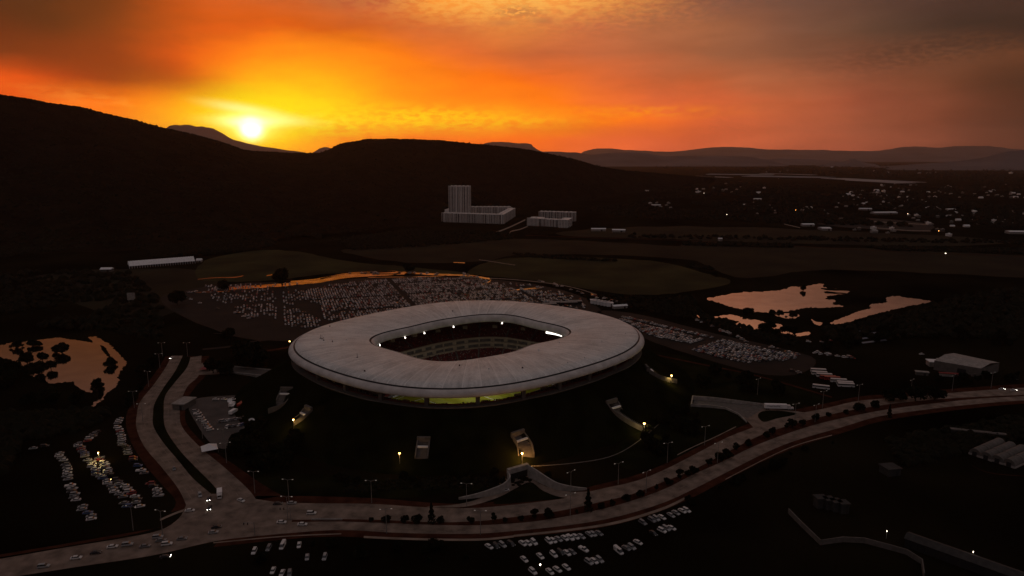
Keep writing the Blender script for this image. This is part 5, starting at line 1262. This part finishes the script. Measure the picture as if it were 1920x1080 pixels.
# median trees of the boulevard
MT = [(698,978,'shrub',1.2),(724,979,'mid',.6),(756,980,'shrub',1.3),(783,981,'mid',.8),(808,981,'cyp',1.1),(829,981,'mid',.8),(885,981,'shrub',1.4),(920,980,'mid2',.6),(947,979,'shrub',1.3),(976,976,'mid',.7),(1004,973,'mid2',.9),(1030,970,'mid',.8),(1086,963,'shrub2',1.4),(1106,958,'cyp',1.25),(1130,953,'mid',.6),(1150,949,'shrub',1.6),(1175,939,'mid',.7),(1197,931,'mid',.7),(1230,921,'mid2',.7),(1255,908,'mid',.8),(1271,900,'mid2',.9),(1288,893,'shrub',1.8),(1300,888,'mid',.75),(1326,874,'mid2',.7),(1345,864,'mid',.8),(1362,857,'mid',.9),(1385,844,'shrub',1.8),(1402,836,'mid',.8),(1436,820,'mid',.75),(1450,815,'shrub',1.8),(1472,806,'mid2',.9),(1485,801,'shrub',2),(1500,798,'shrub',1.6),(1525,790,'shrub',1.8),(1556,781,'mid',.8),(1585,776,'mid',.8),(1613,771,'mid',1.1),(1645,765,'mid',.8)]
for i, (px, py, k_, s_) in enumerate(MT): tree(k_, px, py, s_, '%s dark %s from the left on the median of the boulevard' % (ordn(i), {'cyp': 'pointed cypress'}.get(k_, 'bush' if 'shrub' in k_ else 'small tree')), 'trees and bushes on the boulevard median', .2)
gt = 'trees of the verge'
big = [('big',529,536,2.1,'large dark round tree at the edge of the car park, behind the stadium'),('big',420,547,1.35,'dark round tree left of the large one by the wet track'),('big',333,572,1.6,'dark round tree at the left end of the big car park'),('mid',767,510,1.9,'lone dark tree on the field beyond the wet track'),('mid',470,690,3.2,'tall dark tree left of the stadium roof'),('mid',462,672,3.0,'tall dark tree behind another left of the stadium roof'),('big',430,637,1.1,'dark tree beyond the left lawns'),
 ('mid',1670,752,1.6,'dark tree on the far verge of the boulevard'),('big',1716,752,1.1,'tallest dark tree beside the boulevard at right'),('mid',1752,750,1.6,'dark tree right of the tallest one on the boulevard'),('mid',1688,750,1.3,'small dark tree between two others at right on the boulevard'),('cyp',1667,784,1.1,'pointed dark tree on the lower verge at right'),
 ('big',400,700,1.2,'dark tree hiding the start of the left ramp'),('mid',425,702,1.6,'round dark tree in front of the left ramp'),('mid',1388,668,.1,'x')]
for b_ in big:
    if b_[4] != 'x': tree(*b_[:4], b_[4])
def grove(n, poly, kinds, s0, s1, label, group):
    xs = [p[0] for p in poly]; ys = [p[1] for p in poly]; c = 0; gd = 0
    while c < n and gd < 5000:
        gd += 1; x, y = random.uniform(min(xs), max(xs)), random.uniform(min(ys), max(ys))
        if inside((x, y), poly): tree(random.choice(kinds), x, y, random.uniform(s0, s1), label, group); c += 1
grove(26, [(430,805),(520,798),(560,830),(560,880),(500,890),(430,860)], ['big', 'mid'], .8, 1.2, 'dark tree in the grove between the truck yard and the mound', 'grove beside the truck yard')
grove(20, [(1200,800),(1290,770),(1320,800),(1260,850),(1200,860)], ['big', 'mid', 'mid2'], .7, 1.0, 'dark tree in the grove right of the curved stairway', 'grove right of the mound')
grove(14, [(1270,730),(1330,700),(1460,725),(1480,745),(1350,740)], ['big', 'mid'], .7, 1.1, 'dark tree behind the right ramp', 'trees behind the right ramp')
grove(11, [(-30,690),(45,702),(120,722),(165,740),(150,765),(-30,760)], ['big', 'mid'], 1.0, 1.5, 'black tree on the near bank of the left pond', 'trees on the near bank of the left pond')
grove(6, [(30,695),(55,678),(115,686),(115,700),(80,708)], ['big', 'mid'], .8, 1.1, 'black tree standing in the left pond, near clump', 'near clump of trees in the left pond')
grove(4, [(80,678),(82,655),(118,656),(120,675)], ['big', 'mid'], .8, 1.1, 'black tree standing in the left pond, far clump', 'far clump of trees in the left pond')
grove(10, [(18,648),(75,645),(78,652),(20,655)], ['shrub', 'mid'], .8, 1.3, 'black bush on the thin spit of the left pond', 'bushes on the spit of the left pond')
grove(5, [(203,683),(218,681),(220,690),(205,692)], ['shrub', 'mid'], .8, 1.2, 'black bush on the small islet of the left pond', 'bushes on the islet of the left pond')
grove(4, [(185,718),(200,715),(196,725),(180,745),(172,742)], ['mid', 'shrub'], .9, 1.3, 'black bush by the narrow arm of the left pond', 'bushes by the narrow arm of the left pond')
grove(14, [(1405,612),(1470,612),(1500,630),(1440,634)], ['mid', 'shrub', 'mid2'], 1.0, 1.6, 'dark bush on the near shore of the right ponds', 'bushes on the near shore of the right ponds')
grove(9, [(1380,580),(1460,592),(1520,600),(1500,606),(1400,592)], ['shrub', 'mid'], .9, 1.2, 'dark bush on the dyke between the right ponds', 'bushes on the dyke between the ponds')
tree('mid', 1506, 545, 1.1, 'small dark bush in the water near the far shore of the right pond')
grove(22, [(250,740),(268,700),(290,672),(302,668),(270,720),(240,780),(235,760)], ['mid', 'shrub', 'big'], .6, .9, 'dark tree on the outer verge of the left branch', 'trees on the outer verge of the left branch')
grove(16, [(1240,955),(1360,905),(1500,845),(1580,815),(1590,822),(1500,860),(1300,945)], ['mid', 'shrub'], .5, .9, 'dark bush on the lower verge of the boulevard', 'bushes on the lower verge')
grove(22, [(1500,640),(1700,620),(1900,640),(1900,655),(1700,640),(1520,665)], ['big', 'mid'], .7, 1.1, 'dark tree in the hedge beyond the right car park', 'trees of the hedge beyond the right car park')
grove(18, [(620,900),(900,890),(1080,890),(1180,870),(1150,890),(900,915),(640,915)], ['mid', 'shrub'], .5, .8, 'dark bush on the lawn between mound and boulevard', 'bushes on the lawn below the mound')
grove(12, [(400,1020),(560,1022),(900,1030),(880,1060),(480,1060)], ['mid', 'shrub'], .6, .9, 'black bush on the dark ground below the boulevard', 'bushes below the boulevard')
grove(14, [(1940,700),(1760,712),(1700,722),(1700,726),(1800,724),(1940,716)], ['mid', 'mid2'], .7, 1.0, 'dark tree along the far verge at right', 'trees along the far verge at right')
drop_unused(*T.values(), sl)
# distant woods, hedges and scrub on the plain that read as one mass
mb = MB()
def wood(n, poly, r0, r1, dens=.0):
    xs = [p[0] for p in poly]; ys = [p[1] for p in poly]; c = 0; gd = 0
    while c < n and gd < n*20:
        gd += 1; x, y = random.uniform(min(xs), max(xs)), random.uniform(min(ys), max(ys))
        if not inside((x, y), poly): continue
        p = G(x, y)
        if mnoise.noise(Vector((p.x*.004, p.y*.003, 7))) < dens-.1: continue
        r = random.uniform(r0, r1); clump(mb, p.x, p.y, -.5, r, r*random.uniform(.9, 1.5)); c += 1
wood(1500, [(600,455),(760,432),(830,428),(980,442),(960,448),(800,462),(640,470)], 3, 6)
wood(1300, [(0,470),(380,455),(600,440),(600,460),(400,478),(0,500)], 4, 8)
wood(2200, [(1280,335),(1500,345),(1920,350),(1920,440),(1700,425),(1500,420),(1300,400),(1200,380)], 5, 11)
wood(700, [(1080,392),(1300,370),(1500,400),(1480,420),(1200,412)], 4, 8)
wood(900, [(1200,310),(1920,306),(1920,345),(1700,335),(1400,322),(1250,318)], 8, 18)
wood(900, [(1280,455),(1920,470),(1920,476),(1280,460)], 3, 6, -.3)
wood(260, [(1180,440),(1920,452),(1920,458),(1180,446)], 3, 6, -.3)
wood(700, [(1790,560),(1920,540),(1920,640),(1760,630),(1570,640),(1540,620),(1620,606),(1700,586),(1760,572)], 3, 6)
wood(500, [(0,505),(240,512),(300,560),(300,640),(200,620),(0,610)], 3, 7)
wood(600, [(1120,555),(1300,555),(1320,590),(1500,640),(1480,650),(1300,600),(1160,572)], 1.5, 3.5)
wood(500, [(0,780),(220,770),(225,780),(140,810),(40,825),(0,900)], 2, 5)
wood(500, [(1340,950),(1480,870),(1640,830),(1920,780),(1920,820),(1600,900),(1480,940),(1400,1000)], 1.5, 4)
wood(300, [(640,900),(1100,890),(1180,860),(1180,880),(1100,905),(640,925)], .8, 1.8)
wood(400, [(960,475),(1330,500),(1340,506),(1180,492),(980,482)], 2, 4, -.3)
tag(mb.ob('woodland', M['bush']), 'dark woodland, hedges and scrub scattered over the plain', 'woodland', None, 'stuff')
# small lights in the town
for i, (px, py, wt) in enumerate(((1308,332,1),(1460,335,1),(1702,401,1),(1363,402,1),(1446,391,0),(1773,475,1),(1320,362,1),(1492,394,0),(1760,433,0))):
    lamp_post(px, py, 8, 0, OR, lampwhite if wt else lampmat, '%s tiny lit lamp of the town, counted from the left' % ORD[sorted([1308,1460,1702,1363,1446,1773,1320,1492,1760]).index(px)], rad=.9)
# ---------------- haze ----------------
def haze(density, color, an):
    m_ = MB(); m_.box((0, 0, 0), (1, 1, 1)); o = m_.ob('haze', bpy.data.materials.new('haze_air')); o.data.materials[0].use_nodes = True
    t = o.data.materials[0].node_tree; t.nodes.clear(); p = t.nodes.new('ShaderNodeVolumePrincipled'); u_ = t.nodes.new('ShaderNodeOutputMaterial'); t.links.new(p.outputs[0], u_.inputs['Volume'])
    p.inputs['Density'].default_value = density; p.inputs['Color'].default_value = (*color, 1); p.inputs['Anisotropy'].default_value = an
    o.location = (0, 500, 895); o.scale = (86000, 86000, 1812); o['kind'] = 'stuff'; o['label'] = 'thin evening haze over the plain'; o['category'] = 'haze'
haze(1.7e-5, (.95, .72, .62), .55)
# labels of groups told apart by their order from the left
byg = {}
for o in bpy.data.objects:
    if o.parent is None and 'group' in o and 'label' in o: byg.setdefault((o['group'], o['label']), []).append(o)
for (g_, l_), os_ in byg.items():
    if 1 < len(os_) <= 60 and len(l_.split()) <= 12:
        os_.sort(key=lambda o: proj(o.location.x, o.location.y, o.location.z)[0])
        for i, o in enumerate(os_): o['label'] = l_+', '+ordn(i)+' from the left'
print('cars', tot, 'far', len(rest), 'objects', len(bpy.data.objects))
